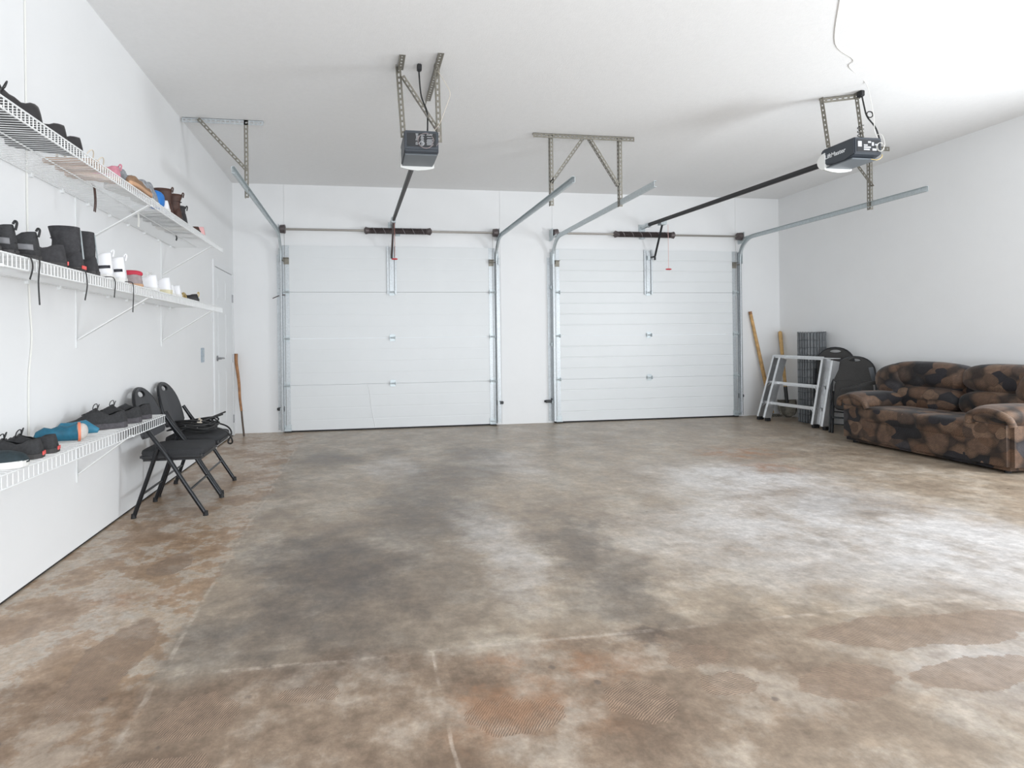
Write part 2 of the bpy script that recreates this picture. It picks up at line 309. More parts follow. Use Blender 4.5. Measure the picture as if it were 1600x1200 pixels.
# ------------------------------------------------------------------ mesh helpers
def V(*a): return Vector(a)
class MB:
    def __init__(s): s.v = []; s.f = []
    def add(s, verts, faces):
        o = len(s.v); s.v += [Vector(p) for p in verts]; s.f += [tuple(i + o for i in f) for f in faces]; return s
    def box(s, lo, hi):
        x0, y0, z0 = lo; x1, y1, z1 = hi
        return s.add([(x0, y0, z0), (x1, y0, z0), (x1, y1, z0), (x0, y1, z0), (x0, y0, z1), (x1, y0, z1), (x1, y1, z1), (x0, y1, z1)],
                     [(0, 3, 2, 1), (4, 5, 6, 7), (0, 1, 5, 4), (1, 2, 6, 5), (2, 3, 7, 6), (3, 0, 4, 7)])
    def obox(s, c, ax, ay, az, hx, hy, hz):
        c = Vector(c); P = []
        for z in (-1, 1):
            for x, y in ((-1, -1), (1, -1), (1, 1), (-1, 1)):
                P.append(c + ax * hx * x + ay * hy * y + az * hz * z)
        return s.add(P, [(0, 3, 2, 1), (4, 5, 6, 7), (0, 1, 5, 4), (1, 2, 6, 5), (2, 3, 7, 6), (3, 0, 4, 7)])
    def bar(s, p, q, w, h, up=(0, 0, 1)):
        p = Vector(p); q = Vector(q); d = (q - p); l = d.length; d.normalize(); up = Vector(up)
        a = d.cross(up)
        if a.length < 1e-4: a = d.cross(Vector((1, 0, 0)))
        a.normalize(); b = a.cross(d).normalized()
        return s.obox((p + q) / 2, a, b, d, w / 2, h / 2, l / 2)
    def tube(s, pts, r, n=8, cap=True, closed=False, flat=1.0):
        pts = [Vector(p) for p in pts]; rings = []
        prev = None
        m_ = len(pts)
        for i, p in enumerate(pts):
            if closed: d = (pts[(i + 1) % m_] - pts[i - 1])
            else: d = (pts[min(i + 1, m_ - 1)] - pts[max(i - 1, 0)])
            d.normalize()
            if prev is None:
                a = d.cross(Vector((0, 0, 1)))
                if a.length < 1e-3: a = d.cross(Vector((0, 1, 0)))
            else: a = prev - d * prev.dot(d)
            a.normalize(); prev = a; b = d.cross(a)
            ri = r[i] if isinstance(r, (list, tuple)) else r
            rings.append([p + a * math.cos(2 * PI * k / n) * ri + b * math.sin(2 * PI * k / n) * ri * flat for k in range(n)])
        return s.loft(rings, cap and not closed, closed)
    def loft(s, rings, cap=True, closed=False):
        n = len(rings[0]); vs = [p for r in rings for p in r]; fs = []
        m_ = len(rings)
        for i in range(m_ if closed else m_ - 1):
            j = (i + 1) % m_
            for k in range(n):
                fs.append((i * n + k, i * n + (k + 1) % n, j * n + (k + 1) % n, j * n + k))
        if cap:
            fs.append(tuple(range(n - 1, -1, -1))); fs.append(tuple((m_ - 1) * n + k for k in range(n)))
        return s.add(vs, fs)
    def cyl(s, p, q, r, n=16): return s.tube([p, q], r, n)
    def superell(s, c, a, e1=0.45, e2=0.45, nu=28, nv=14, rot=None):
        def f(x, e): return math.copysign(abs(x) ** e, x)
        vs = []; fs = []
        for j in range(nv + 1):
            ph = -PI / 2 + PI * j / nv
            for i in range(nu):
                th = 2 * PI * i / nu
                p = Vector((a[0] * f(math.cos(ph), e1) * f(math.cos(th), e2), a[1] * f(math.cos(ph), e1) * f(math.sin(th), e2), a[2] * f(math.sin(ph), e1)))
                if rot: p = rot @ p
                vs.append(Vector(c) + p)
        for j in range(nv):
            for i in range(nu):
                fs.append((j * nu + i, j * nu + (i + 1) % nu, (j + 1) * nu + (i + 1) % nu, (j + 1) * nu + i))
        return s.add(vs, fs)
    def build(s, name, material, parent=None, smooth=False, bevel=0.0, solid=0.0, kind=None, seg=2):
        me = bpy.data.meshes.new(name)
        bm = bmesh.new()
        o = Vector(parent_origin(parent)) if parent else Vector((0, 0, 0))
        bv = [bm.verts.new(p - o) for p in s.v]
        for f in s.f:
            try: bm.faces.new([bv[i] for i in f])
            except ValueError: pass
        bmesh.ops.remove_doubles(bm, verts=bm.verts, dist=1e-5)
        bmesh.ops.recalc_face_normals(bm, faces=bm.faces)
        if bevel > 0:
            es = [e for e in bm.edges if len(e.link_faces) == 2 and e.calc_face_angle(0) > 0.6]
            bmesh.ops.bevel(bm, geom=es, offset=bevel, segments=seg, affect='EDGES', clamp_overlap=True)
        bm.to_mesh(me); bm.free()
        me.materials.append(MATS[material])
        if smooth:
            for p in me.polygons: p.use_smooth = True
            try: me.set_sharp_from_angle(angle=math.radians(40))
            except Exception: pass
        ob = bpy.data.objects.new(name, me); C.objects.link(ob)
        if solid:
            md = ob.modifiers.new('thickness', 'SOLIDIFY'); md.thickness = solid; md.offset = 0
        if parent: ob.parent = parent
        if kind: ob['kind'] = kind
        return ob
def parent_origin(p):
    o = Vector((0, 0, 0))
    while p is not None:
        o = o + Vector(p.location); p = p.parent
    return o
def thing(name, label, cat, loc=(0, 0, 0), group=None):
    o = bpy.data.objects.new(name, None); C.objects.link(o); o.location = loc; o.empty_display_size = 0.05
    tag(o, label, cat, group); return o
def tag(o, label, cat, group=None):
    o['label'] = label; o['category'] = cat
    if group: o['group'] = group
    return o
def struct(o, label=None):
    o['kind'] = 'structure'
    if label: o['label'] = label
    return o
def struct_empty(name, loc, label):
    o = bpy.data.objects.new(name, None); C.objects.link(o); o.location = loc
    return struct(o, label)
def copy_tree(o, parent=None):
    c = o.copy(); C.objects.link(c); c.parent = parent
    for ch in list(o.children): copy_tree(ch, c)
    return c
def arc(c, r, a0, a1, n, ax, ay):
    return [Vector(c) + Vector(ax) * math.cos(a0 + (a1 - a0) * i / n) * r + Vector(ay) * math.sin(a0 + (a1 - a0) * i / n) * r for i in range(n + 1)]
def smooth_path(pts, sub=6):
    pts = [Vector(p) for p in pts]; out = []
    for i in range(len(pts) - 1):
        p0 = pts[max(i - 1, 0)]; p1 = pts[i]; p2 = pts[i + 1]; p3 = pts[min(i + 2, len(pts) - 1)]
        for k in range(sub):
            t = k / sub
            out.append(0.5 * ((2 * p1) + (-p0 + p2) * t + (2 * p0 - 5 * p1 + 4 * p2 - p3) * t * t + (-p0 + 3 * p1 - 3 * p2 + p3) * t ** 3))
    out.append(pts[-1]); return out

# ------------------------------------------------------------------ the room
RW, H, YB = 7.863, 3.245, -9.5
DA, DW, DB, DH = 0.6226, 2.834, 4.300, 2.44
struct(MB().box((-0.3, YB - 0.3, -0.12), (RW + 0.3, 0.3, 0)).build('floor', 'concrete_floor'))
struct(MB().box((-0.3, YB - 0.3, H), (RW + 0.3, 0.3, H + 0.12)).build('ceiling', 'ceiling_paint'))
wl = struct(MB().box((-0.15, YB, 0.012), (0, 0.15, H)).build('wall_left', 'wall_paint'))
struct(MB().box((-0.14, YB, 0.0), (-0.004, 0.1, 0.012)).build('gap_strip_left', 'dark_gap'))  # dark strip filling the gap under the left wall, no baseboard there
# right wall with a window (out of the photograph, beside the camera)
WY0, WY1, WZ0, WZ1 = -5.70, -4.40, 0.85, 2.15
w = MB()
w.box((RW, YB, 0), (RW + 0.15, WY0, H)); w.box((RW, WY1, 0), (RW + 0.15, 0.15, H))
w.box((RW, WY0, 0), (RW + 0.15, WY1, WZ0)); w.box((RW, WY0, WZ1), (RW + 0.15, WY1, H))
struct(w.build('wall_right', 'wall_paint'))
win = struct_empty('window_1', (RW + 0.07, (WY0 + WY1) / 2, WZ0), 'unseen white framed window in the right wall, beside the camera')
f_ = MB()
for y0, y1, z0, z1 in ((WY0, WY1, WZ0, WZ0 + 0.05), (WY0, WY1, WZ1 - 0.05, WZ1), (WY0, WY0 + 0.05, WZ0 + 0.05, WZ1 - 0.05), (WY1 - 0.05, WY1, WZ0 + 0.05, WZ1 - 0.05)):
    f_.box((RW + 0.04, y0, z0), (RW + 0.10, y1, z1))
f_.build('window_frame', 'white_trim', win, bevel=0.004)
# unseen rear wall; its wide opening is added to let sky light in
w = MB()
w.box((0, YB - 0.15, 0), (0.7, YB, H)); w.box((RW - 0.7, YB - 0.15, 0), (RW, YB, H)); w.box((0.7, YB - 0.15, 2.6), (RW - 0.7, YB, H))
struct(w.build('wall_rear_unseen', 'wall_paint'))
# back wall: piers, header boards with narrow joints over the door edges
w = MB()
G = 0.0022
op = [(DA + 0.06, DA + DW - 0.06), (DB + 0.06, DB + DW - 0.06)]
w.box((-0.15, 0.006, 0), (op[0][0], 0.15, H)); w.box((op[0][1], 0.006, 0), (op[1][0], 0.15, H)); w.box((op[1][1], 0.006, 0), (RW + 0.15, 0.15, H))
for a, b_ in op: w.box((a, 0.006, DH - 0.06), (b_, 0.15, H))
seams = [0.0, 0.642, 3.546, 4.305, 7.142, RW]
for i in range(5):
    a, b_ = seams[i] + (G if i else 0), seams[i + 1] - (G if i < 4 else 0)
    door = i in (1, 3)
    w.box((a, 0.0, DH - 0.05 if door else 0.0), (b_, 0.006, H))
struct(w.build('wall_back', 'wall_paint'))

# side door in the left wall
d = struct_empty('door_1', (0, -0.58, 0), 'white panelled side door with lever handle beside the corner')
DY0, DY1 = -1.005, -0.145
MB().box((-0.002, DY0, 0.015), (0.012, DY1, 2.03)).build('door_leaf', 'door_white', d, bevel=0.002)
for (y0, y1) in ((DY0 + 0.11, -0.615), (-0.535, DY1 - 0.11)):
    for (z0, z1) in ((0.22, 0.86), (1.0, 1.55), (1.66, 1.92)):
        p = MB()
        for k, (m0, hgt) in enumerate(((0.0, 0.0135), (0.03, 0.016))):
            p.box((0.010, y0 + m0, z0 + m0), (hgt, y1 - m0, z1 - m0))
        p.build('panel', 'door_white', d, bevel=0.0012)
cs = MB()
cs.box((0, DY0 - 0.07, 0.0), (0.018, DY0 - 0.004, 2.105)); cs.box((0, DY1 + 0.004, 0.0), (0.018, DY1 + 0.07, 2.105)); cs.box((0, DY0 - 0.004, 2.036), (0.018, DY1 + 0.004, 2.105))
cs.build('casing', 'white_trim', d, bevel=0.003)
hd = MB().cyl((0.012, -0.935, 1.0), (0.02, -0.935, 1.0), 0.032, 20)
hd.cyl((0.02, -0.935, 1.0), (0.06, -0.935, 1.0), 0.012, 12)
hd.tube(smooth_path([(0.058, -0.935, 1.0), (0.062, -0.90, 1.002), (0.060, -0.82, 0.998)], 4), 0.010, 10)
hd.build('door_handle', 'satin_nickel', d, smooth=True)
for z in (0.215, 0.98, 1.735):
    MB().box((0.012, DY1 - 0.012, z - 0.05), (0.020, DY1 + 0.012, z + 0.05)).cyl((0.022, DY1, z - 0.05), (0.022, DY1, z + 0.05), 0.006, 8).build('hinge', 'satin_nickel', d)
sw = thing('light_switch', 'small grey light switch plate on the left wall beside the side door', 'light switch', (0, -1.5, 1.05))
MB().box((0, -1.555, 0.975), (0.007, -1.445, 1.125)).build('plate', 'switch_grey', sw, bevel=0.003)
for z in (1.015, 1.085): MB().box((0.007, -1.517, z - 0.018), (0.013, -1.483, z + 0.018)).build('rocker', 'galvanized', sw, bevel=0.002)
nb = MB().box((0, -1.145, 1.41), (0.006, -1.085, 1.50)); tag(nb.build('cover_plate', 'white_trim', None, bevel=0.002), 'blank white cover plate on the wall left of the side door', 'wall plate')

# ------------------------------------------------------------------ overhead doors
def overhead_door(name, x0, label, groove):
    d = struct_empty(name, (x0 + DW / 2, -0.03, 0), label)
    YF = -0.048
    ph = DH / 4
    for k in range(4):
        z0, z1 = k * ph + 0.018 * (k == 0), (k + 1) * ph
        prof = [(0.0 - 0.002, z0 + 0.002), (YF, z0 + 0.002)]
        n = 4
        for j in range(1, n):
            zc = k * ph + ph * (j - 0.0) / n
            prof += [(YF, zc - 0.009), (YF + groove, zc - 0.004), (YF + groove, zc + 0.004), (YF, zc + 0.009)]
        prof += [(YF, z1 - 0.002), (-0.002, z1 - 0.002)]
        b0 = [Vector((x0, y, z)) for y, z in prof]; b1 = [Vector((x0 + DW, y, z)) for y, z in prof]
        MB().loft([b0, b1]).build('door_panel', 'garage_door_white', d)
        # lighter galvanised end stiles of this panel
        for xs in (x0, x0 + DW - 0.085):
            MB().box((xs, YF - 0.004, z0 + 0.004), (xs + 0.085, YF - 0.0002, z1 - 0.004)).build('end_stile', 'galvanized_light', d)
    MB().box((x0, -0.046, 0.0), (x0 + DW, -0.006, 0.019)).build('bottom_seal', 'rubber_black', d)
    xc = x0 + DW / 2
    # hinges at the joints
    for k in (1, 2, 3):
        z = k * ph
        for xs, end in ((x0 + 0.045, -1), (x0 + DW - 0.045, 1), (xc, 0)):
            h = MB()
            h.box((xs - 0.035, YF - 0.008, z - 0.045), (xs + 0.035, YF - 0.004, z - 0.008)); h.box((xs - 0.035, YF - 0.008, z + 0.008), (xs + 0.035, YF - 0.004, z + 0.045))
            h.cyl((xs - 0.042, YF - 0.014, z), (xs + 0.042, YF - 0.014, z), 0.010, 10)
            h.box((xs - 0.040, YF - 0.040, z - 0.022), (xs - 0.034, YF - 0.004, z + 0.022)); h.box((xs + 0.034, YF - 0.040, z - 0.022), (xs + 0.040, YF - 0.004, z + 0.022))
            if end:
                h.cyl((xs - 0.045, YF - 0.034, z), (xs + 0.045, YF - 0.034, z), 0.007, 8)
                h.cyl((xs + end * 0.055, YF - 0.034, z), (xs + end * 0.078, YF - 0.034, z), 0.022, 14)
                h.cyl((xs - 0.045, YF - 0.034, z), (xs + end * 0.06, YF - 0.034, z), 0.006, 8)
            h.build('hinge', 'galvanized', d)
    for xs, end in ((x0 + 0.05, -1), (x0 + DW - 0.05, 1)):
        h = MB().box((xs - 0.035, YF - 0.05, 2.27), (xs + 0.035, YF - 0.004, 2.275)); h.box((xs - 0.035, YF - 0.008, 2.19), (xs + 0.035, YF - 0.004, 2.275))
        h.box((xs - 0.035, YF - 0.05, 2.225), (xs - 0.031, YF - 0.004, 2.275))
        h.cyl((xs - 0.03, YF - 0.034, 2.24), (xs + end * 0.075, YF - 0.034, 2.24), 0.007, 8)
        h.build('top_roller_bracket', 'zinc_angle', d)
        h = MB().box((xs - 0.045, YF - 0.012, 0.02), (xs + 0.045, YF - 0.004, 0.10)); h.cyl((xs - 0.03, YF - 0.034, 0.06), (xs + end * 0.075, YF - 0.034, 0.06), 0.008, 8)
        h.box((xs - 0.045, YF - 0.05, 0.02), (xs + 0.045, YF - 0.004, 0.026))
        h.build('bottom_bracket', 'galvanized', d)
    # operator reinforcement bracket on the top panel
    b = MB()
    b.box((xc - 0.03, YF - 0.012, 1.815), (xc + 0.03, YF - 0.004, DH - 0.01))
    for s_ in (-1, 1): b.box((xc + s_ * 0.052 - 0.012, YF - 0.022, 1.80), (xc + s_ * 0.052 + 0.012, YF - 0.003, DH + 0.005))
    b.build('operator_bracket', 'galvanized_light', d, bevel=0.002)
    return d
d1 = overhead_door('door_2', DA, 'white overhead garage door with a crack in its lowest panel', 0.0006)
d2 = overhead_door('door_3', DB, 'white ribbed overhead garage door next to the ladder', 0.005)
ck = MB().tube(smooth_path([(1.700, -0.0485, 0.607), (1.725, -0.0485, 0.52), (1.742, -0.0485, 0.36), (1.750, -0.0485, 0.28), (1.800, -0.0485, 0.03)], 4), 0.005, 6)
ck.build('crack', 'white_trim', d1)

# ------------------------------------------------------------------ door tracks
def track(x, side, yend, ztop, label):
    """side = +1: channel opens towards +x"""
    t = thing('door_track', label, 'door track', (x, -0.085, 0), 'galvanised tracks of the overhead doors')
    yv = -0.082; R_ = 0.30; hw = 0.026
    path = [(yv, z) for z in (0.03, 0.6, 1.2, 1.8)]
    zc = ztop - R_
    vert = path + [(yv, zc - 0.04)]
    def sweep(pts2, name, m='galvanized'):
        rings = []
        prof = [(0.026, -hw), (0.020, -hw - 0.004), (0, -hw), (0, hw), (0.020, hw + 0.004), (0.026, hw)]
        prof = prof + [(px * 0.82 + 0.003, pn * 0.90) for px, pn in reversed(prof)]
        for i, p in enumerate(pts2):
            a = Vector((pts2[min(i + 1, len(pts2) - 1)][0] - pts2[max(i - 1, 0)][0], pts2[min(i + 1, len(pts2) - 1)][1] - pts2[max(i - 1, 0)][1])).normalized()
            n = Vector((-a.y, a.x))
            rings.append([Vector((x + side * px, p[0] + n.x * pn, p[1] + n.y * pn)) for px, pn in prof])
        return MB().loft(rings).build(name, m, t)
    sweep(vert, 'vertical_rail', 'galvanized_light')
    cpts = [(yv - R_ + R_ * math.cos(a), zc + R_ * math.sin(a)) for a in [PI / 2 * i / 10 for i in range(11)]]
    sweep([(yv, zc - 0.04)] + cpts, 'curved_rail')
    sweep([cpts[-1], (-1.2, ztop), (-2.2, ztop), (yend, ztop)], 'horizontal_rail')
    # wall angle, flag bracket, jamb brackets
    MB().box((x - side * 0.004 - 0.002, -0.056, 0.03), (x - side * 0.004 + 0.002, -0.003, zc + 0.05)).box((min(x - side * 0.004, x - side * 0.05), -0.006, 0.03), (max(x - side * 0.004, x - side * 0.05), -0.002, zc + 0.05)).build('wall_angle', 'galvanized_light', t)
    MB().box((x - side * 0.006 - 0.002, -0.12, zc - 0.06), (x - side * 0.006 + 0.002, -0.004, zc + 0.12)).build('flag_bracket', 'galvanized', t)
    MB().bar((x - side * 0.006, -0.02, zc + 0.30), (x - side * 0.006, -0.30, ztop + 0.02), 0.003, 0.03, (0, 0, 1)).build('brace_strap', 'galvanized', t)
    for z in (0.30, 1.10, 1.9):
        MB().box((x - side * 0.012 - 0.006, -0.075, z - 0.022), (x - side * 0.012 + 0.006, -0.004, z + 0.022)).build('jamb_bracket', 'galvanized', t)
    return t
ZT = 2.575
track(DA - 0.028, 1, -2.86, ZT, 'bluish galvanised track at the left edge of the left garage door')
track(DA + DW + 0.028, -1, -2.94, ZT - 0.01, 'galvanised track at the right edge of the left garage door')
track(DB - 0.028, 1, -2.86, ZT, 'galvanised track at the left edge of the right garage door')
track(DB + DW + 0.028, -1, -2.88, ZT + 0.035, 'galvanised track at the right edge of the right garage door near the sofa wall')

# torsion spring shafts
def torsion(x0, s0, s1, z, label):
    t = thing('torsion_shaft', label, 'torsion spring', (x0 + DW / 2, -0.10, z), 'torsion spring shafts over the garage doors')
    y = -0.10
    MB().cyl((x0 - 0.02, y, z), (x0 + DW + 0.06, y, z), 0.0135, 14).build('shaft', 'shaft_steel', t, smooth=True)
    # coils
    n = int((s1 - s0 - 0.08) / 0.011); pts = []
    for i in range(n * 8 + 1):
        a = 2 * PI * i / 8; pts.append((s0 + 0.04 + (s1 - s0 - 0.08) * i / (n * 8), y + 0.036 * math.cos(a), z + 0.036 * math.sin(a)))
    spg = MB().tube(pts, 0.0056, 5).build('spring', 'spring_dark', t, smooth=True)
    st = MB(); pts = []
    for i in range(80):
        a = 2 * PI * i / 80 * 6; pts.append((s0 + 0.05 + (s1 - s0 - 0.10) * i / 79, y + 0.0405 * math.cos(a), z + 0.0405 * math.sin(a)))
    st.tube(pts, 0.003, 4); st.build('painted_stripe', 'spring_stripe', spg)
    for xs, dd in ((s0, 1), (s1, -1)):
        MB().tube([(xs - dd * 0.02, y, z), (xs, y, z), (xs + dd * 0.015, y, z), (xs + dd * 0.055, y, z)], [0.026, 0.05, 0.046, 0.036], 18).build('end_cone', 'cast_dark', t, smooth=True)
    for xs in (x0 + 0.015, x0 + DW + 0.0):
        g_ = MB()
        g_.tube([(xs - 0.035, y, z), (xs - 0.03, y, z), (xs + 0.03, y, z), (xs + 0.035, y, z)], [0.036, 0.052, 0.058, 0.05], 20)
        g_.build('cable_drum', 'cast_dark', t, smooth=True)
    for xs in (x0 - 0.035, x0 + DW + 0.052):
        MB().box((xs - 0.003, -0.14, z - 0.10), (xs + 0.003, -0.003, z + 0.06)).build('bearing_plate', 'galvanized', t)
    MB().box(((s0 + s1) / 2 - 0.03, -0.06, z - 0.05), ((s0 + s1) / 2 + 0.03, -0.002, z + 0.05)).build('centre_plate', 'galvanized', t)
    for xs in (x0 + 0.03, x0 + DW - 0.03):
        MB().cyl((xs, -0.062, z), (xs, -0.062, 0.08), 0.0018, 5).build('lift_cable', 'shaft_steel', t)
    return t
torsion(DA, 1.70, 2.56, 2.640, 'torsion shaft with dark striped spring over the left garage door')
torsion(DB, 5.20, 6.09, 2.652, 'torsion shaft with dark striped spring over the right garage door')

# photo-eye sensors
for x, s_, lab in ((0.58, -1, 'black safety sensor low on the wall left of the left garage door'), (3.52, 1, 'black safety sensor low on the pier beside the left garage door'),
                   (4.21, -1, 'black safety sensor low on the pier beside the right garage door'), (7.18, 1, 'black safety sensor low on the wall right of the right garage door')):
    t = thing('safety_sensor', lab, 'sensor', (x, -0.03, 0.30), 'safety sensors of the garage doors')
    sbd = MB().box((x - 0.04, -0.055, 0.285), (x + 0.04, -0.012, 0.325)).build('sensor_body', 'black_plastic', t, bevel=0.006)
    MB().cyl((x - s_ * 0.038, -0.034, 0.305), (x - s_ * 0.05, -0.034, 0.305), 0.013, 12).build('lens', 'charcoal_plastic', sbd)
    MB().box((x - s_ * 0.05 - 0.003, -0.06, 0.275), (x - s_ * 0.05 + 0.003, 0.0, 0.345)).box((x - 0.05, -0.012, 0.29), (x + 0.05, 0.0, 0.318)).build('bracket', 'black_plastic', t)

# ------------------------------------------------------------------ slotted angle hangers
def slotted_angle(p, q, s1, s2, wdt=0.038, pitch=0.042, mb=None):
    mb = mb or MB()
    p = Vector(p); q = Vector(q); d = q - p; Ln = d.length; d.normalize()
    for s_, o_ in ((Vector(s1), Vector(s2)), (Vector(s2), Vector(s1))):
        s_ = (s_ - d * s_.dot(d)).normalized(); o_ = (o_ - d * o_.dot(d)); o_ = (o_ - s_ * o_.dot(s_)).normalized()
        th = 0.0012
        for lo, hi in ((0.0, 0.34), (0.66, 1.0)):
            mb.obox((p + q) / 2 + s_ * wdt * (lo + hi) / 2 + o_ * th, s_, o_, d, wdt * (hi - lo) / 2, th, Ln / 2)
        n = max(2, int(Ln / pitch))
        for i in range(n + 1):
            t = Ln * i / n
            t = min(max(t, 0.008), Ln - 0.008)
            mb.obox(p + d * t + s_ * wdt * 0.5 + o_ * th, s_, o_, d, wdt * 0.16, th, 0.0085)
    return mb
X_, Y_, Z_ = Vector((1, 0, 0)), Vector((0, 1, 0)), Vector((0, 0, 1))
HY = -2.17
t = thing('track_hanger', 'slotted steel hanger with one diagonal brace in the left corner of the ceiling', 'track hanger', (0.4, HY, H), 'slotted steel hangers holding the door tracks')
slotted_angle((0.02, HY, H - 0.001), (0.74, HY, H - 0.001), Y_, -Z_, 0.045).build('ceiling_angle', 'galvanized_light', t)
slotted_angle((0.565, HY, H), (0.565, HY, 2.52), X_, Y_).build('upright', 'zinc_angle', t)
slotted_angle((0.15, HY, H - 0.02), (0.57, HY, 2.77), X_, -Y_, 0.034).build('diagonal_brace', 'zinc_angle', t)
t = thing('track_hanger', 'slotted steel hanger with two diagonal braces between the two garage doors', 'track hanger', (3.9, HY, H), 'slotted steel hangers holding the door tracks')
slotted_angle((3.35, HY - 0.02, H - 0.001), (4.43, HY - 0.02, H - 0.001), Y_, -Z_, 0.045).build('ceiling_angle', 'zinc_angle', t)
slotted_angle((3.525, HY, H), (3.525, HY, 2.52), X_, Y_).build('upright', 'zinc_angle', t)
slotted_angle((4.265, HY, H), (4.265, HY, 2.53), X_, Y_).build('upright', 'zinc_angle', t)
slotted_angle((3.90, HY, H - 0.03), (3.55, HY, 2.74), -X_, Y_, 0.034).build('diagonal_brace', 'zinc_angle', t)
slotted_angle((3.94, HY, H - 0.03), (4.25, HY, 2.74), X_, Y_, 0.034).build('diagonal_brace', 'zinc_angle', t)
HY2 = -2.25
t = thing('track_hanger', 'slotted steel hanger partly hidden behind the right garage door opener', 'track hanger', (7.1, HY2, H), 'slotted steel hangers holding the door tracks')
slotted_angle((6.75, HY2, H - 0.001), (7.40, HY2, H - 0.001), Y_, -Z_, 0.045).build('ceiling_angle', 'zinc_angle', t)
slotted_angle((7.145, HY2, H), (7.145, HY2, 2.55), X_, Y_).build('upright', 'zinc_angle', t)
slotted_angle((6.80, HY2, H - 0.02), (7.165, HY2, 2.80), X_, -Y_, 0.034).build('diagonal_brace', 'zinc_angle', t)

# ------------------------------------------------------------------ text
def text_mesh(txt, size, depth=0.0006, shear=0.0, bold=0.0):
    cu = bpy.data.curves.new('text', 'FONT'); cu.body = txt; cu.size = size; cu.extrude = depth; cu.shear = shear; cu.offset = bold
    o = bpy.data.objects.new('text', cu); C.objects.link(o)
    bpy.context.view_layer.update()
    dg = bpy.context.evaluated_depsgraph_get()
    me = bpy.data.meshes.new_from_object(o.evaluated_get(dg))
    bpy.data.objects.remove(o); return me

# ------------------------------------------------------------------ garage door openers
def opener(loc, zb, L_, label, kind):
    """loc = (x centre, y of the rear face)"""
    xc, yb = loc; hw = 0.128
    z0, z1 = zb, zb + 0.165
    t = thing('garage_door_opener', label, 'garage door opener', (xc, yb + 0.15, z1), 'ceiling mounted garage door openers')
    # housing: side profile with a sloped belly
    prof = [(yb, z0 + 0.03), (yb, z1), (yb + L_ - 0.02, z1), (yb + L_, z1 - 0.02), (yb + L_, z0 + 0.035), (yb + L_ * 0.55, z0), (yb + 0.10, z0)] if kind == 2 else \
           [(yb, z0 + 0.02), (yb, z1), (yb + L_, z1), (yb + L_, z0), (yb + 0.02, z0)]
    MB().loft([[Vector((xc - hw, y, z)) for y, z in prof], [Vector((xc + hw, y, z)) for y, z in prof]]).build('housing', 'charcoal_plastic', t, bevel=0.008)
    # grey underside
    MB().box((xc - hw + 0.006, yb + 0.03, z0 - 0.006), (xc + hw - 0.006, yb + L_ - 0.03, z0 + 0.004)).build('bottom_cover', 'grey_plastic', t, bevel=0.004)
    # lamp lens, curved, wraps under the front end
    rings = []
    for i in range(9):
        a = PI * i / 8
        rings.append([Vector((xc + (hw + 0.006) * cx_, yb + L_ * 0.86 + 0.085 * math.sin(a), z0 + 0.050 - 0.088 * math.cos(a) * (1 if math.cos(a) > 0 else 0.9) + (0.022 * cx_ * cx_ if math.cos(a) > 0 else 0))) for cx_ in (-1, -0.85, -0.5, 0, 0.5, 0.85, 1)])
    vs = [p for r in rings for p in r]; n = 7; fs = []
    for i in range(8):
        for k in range(n - 1): fs.append((i * n + k, i * n + k + 1, (i + 1) * n + k + 1, (i + 1) * n + k))
    fs.append(tuple(i * n for i in range(9))); fs.append(tuple(i * n + n - 1 for i in range(8, -1, -1)))
    fs.append(tuple(range(n)) + tuple(8 * n + k for k in range(n - 1, -1, -1)))
    MB().add(vs, fs).build('lamp_lens', 'lens_white', t, smooth=True)
    # control panel on the rear face
    cp = MB().box((xc - hw + 0.02, yb - 0.003, z0 + 0.045), (xc + hw - 0.02, yb + 0.002, z1 - 0.02)).build('control_panel', 'black_plastic', t)
    ln = MB()
    if kind == 1:
        for q in range(11):
            zz = 0.058 + q * 0.0078
            for xa, xb in ((-0.045, -0.018), (-0.008, 0.026), (0.036, 0.090)):
                if random.random() < 0.75: ln.box((xc + xa + random.random() * 0.006, yb - 0.0045, z0 + zz), (xc + xb - random.random() * 0.014, yb - 0.0028, z0 + zz + 0.003))
        ln.tube([(xc + 0.0 + 0.016 * math.cos(a), yb - 0.004, z0 + 0.066 + 0.016 * math.sin(a)) for a in [2 * PI * i / 14 for i in range(14)]], 0.002, 4, closed=True)
    else:
        for xa, xb, za, zb_ in ((-0.10, -0.065, 0.085, 0.13), (-0.045, 0.01, 0.058, 0.070), (-0.045, 0.02, 0.076, 0.088), (-0.045, -0.01, 0.094, 0.104), (0.03, 0.05, 0.095, 0.125), (-0.005, 0.022, 0.118, 0.132), (0.035, 0.075, 0.056, 0.074), (0.06, 0.085, 0.10, 0.112)):
            ln.box((xc + xa, yb - 0.0045, z0 + za), (xc + xb, yb - 0.0028, z0 + zb_))
    ln.build('printed_label', 'stripe_label', cp)
    # coil of wires and antenna at the back
    wr = MB()
    cx_ = xc + (0.03 if kind == 1 else 0.10)
    for k in range(2):
        wr.tube([(cx_ + (0.062 if kind == 1 else 0.035) * math.cos(a) * (1 - 0.1 * k), yb - 0.012 - 0.006 * k, z0 + 0.085 + (0.055 if kind == 1 else 0.035) * math.sin(a)) for a in [2 * PI * i / 24 * 0.93 + k for i in range(25)]], 0.0015, 5)
    wr.tube(smooth_path([(xc + 0.11, yb - 0.01, z0 + 0.05), (xc + 0.135, yb - 0.02, z0 + 0.10), (xc + 0.12, yb - 0.01, z1 + 0.02), (xc + 0.09, yb + 0.02, z1 + 0.03)], 5), 0.002, 5)
    wr.build('wiring', 'taupe' if kind == 1 else 'white_cord', t)
    return t, z0, z1
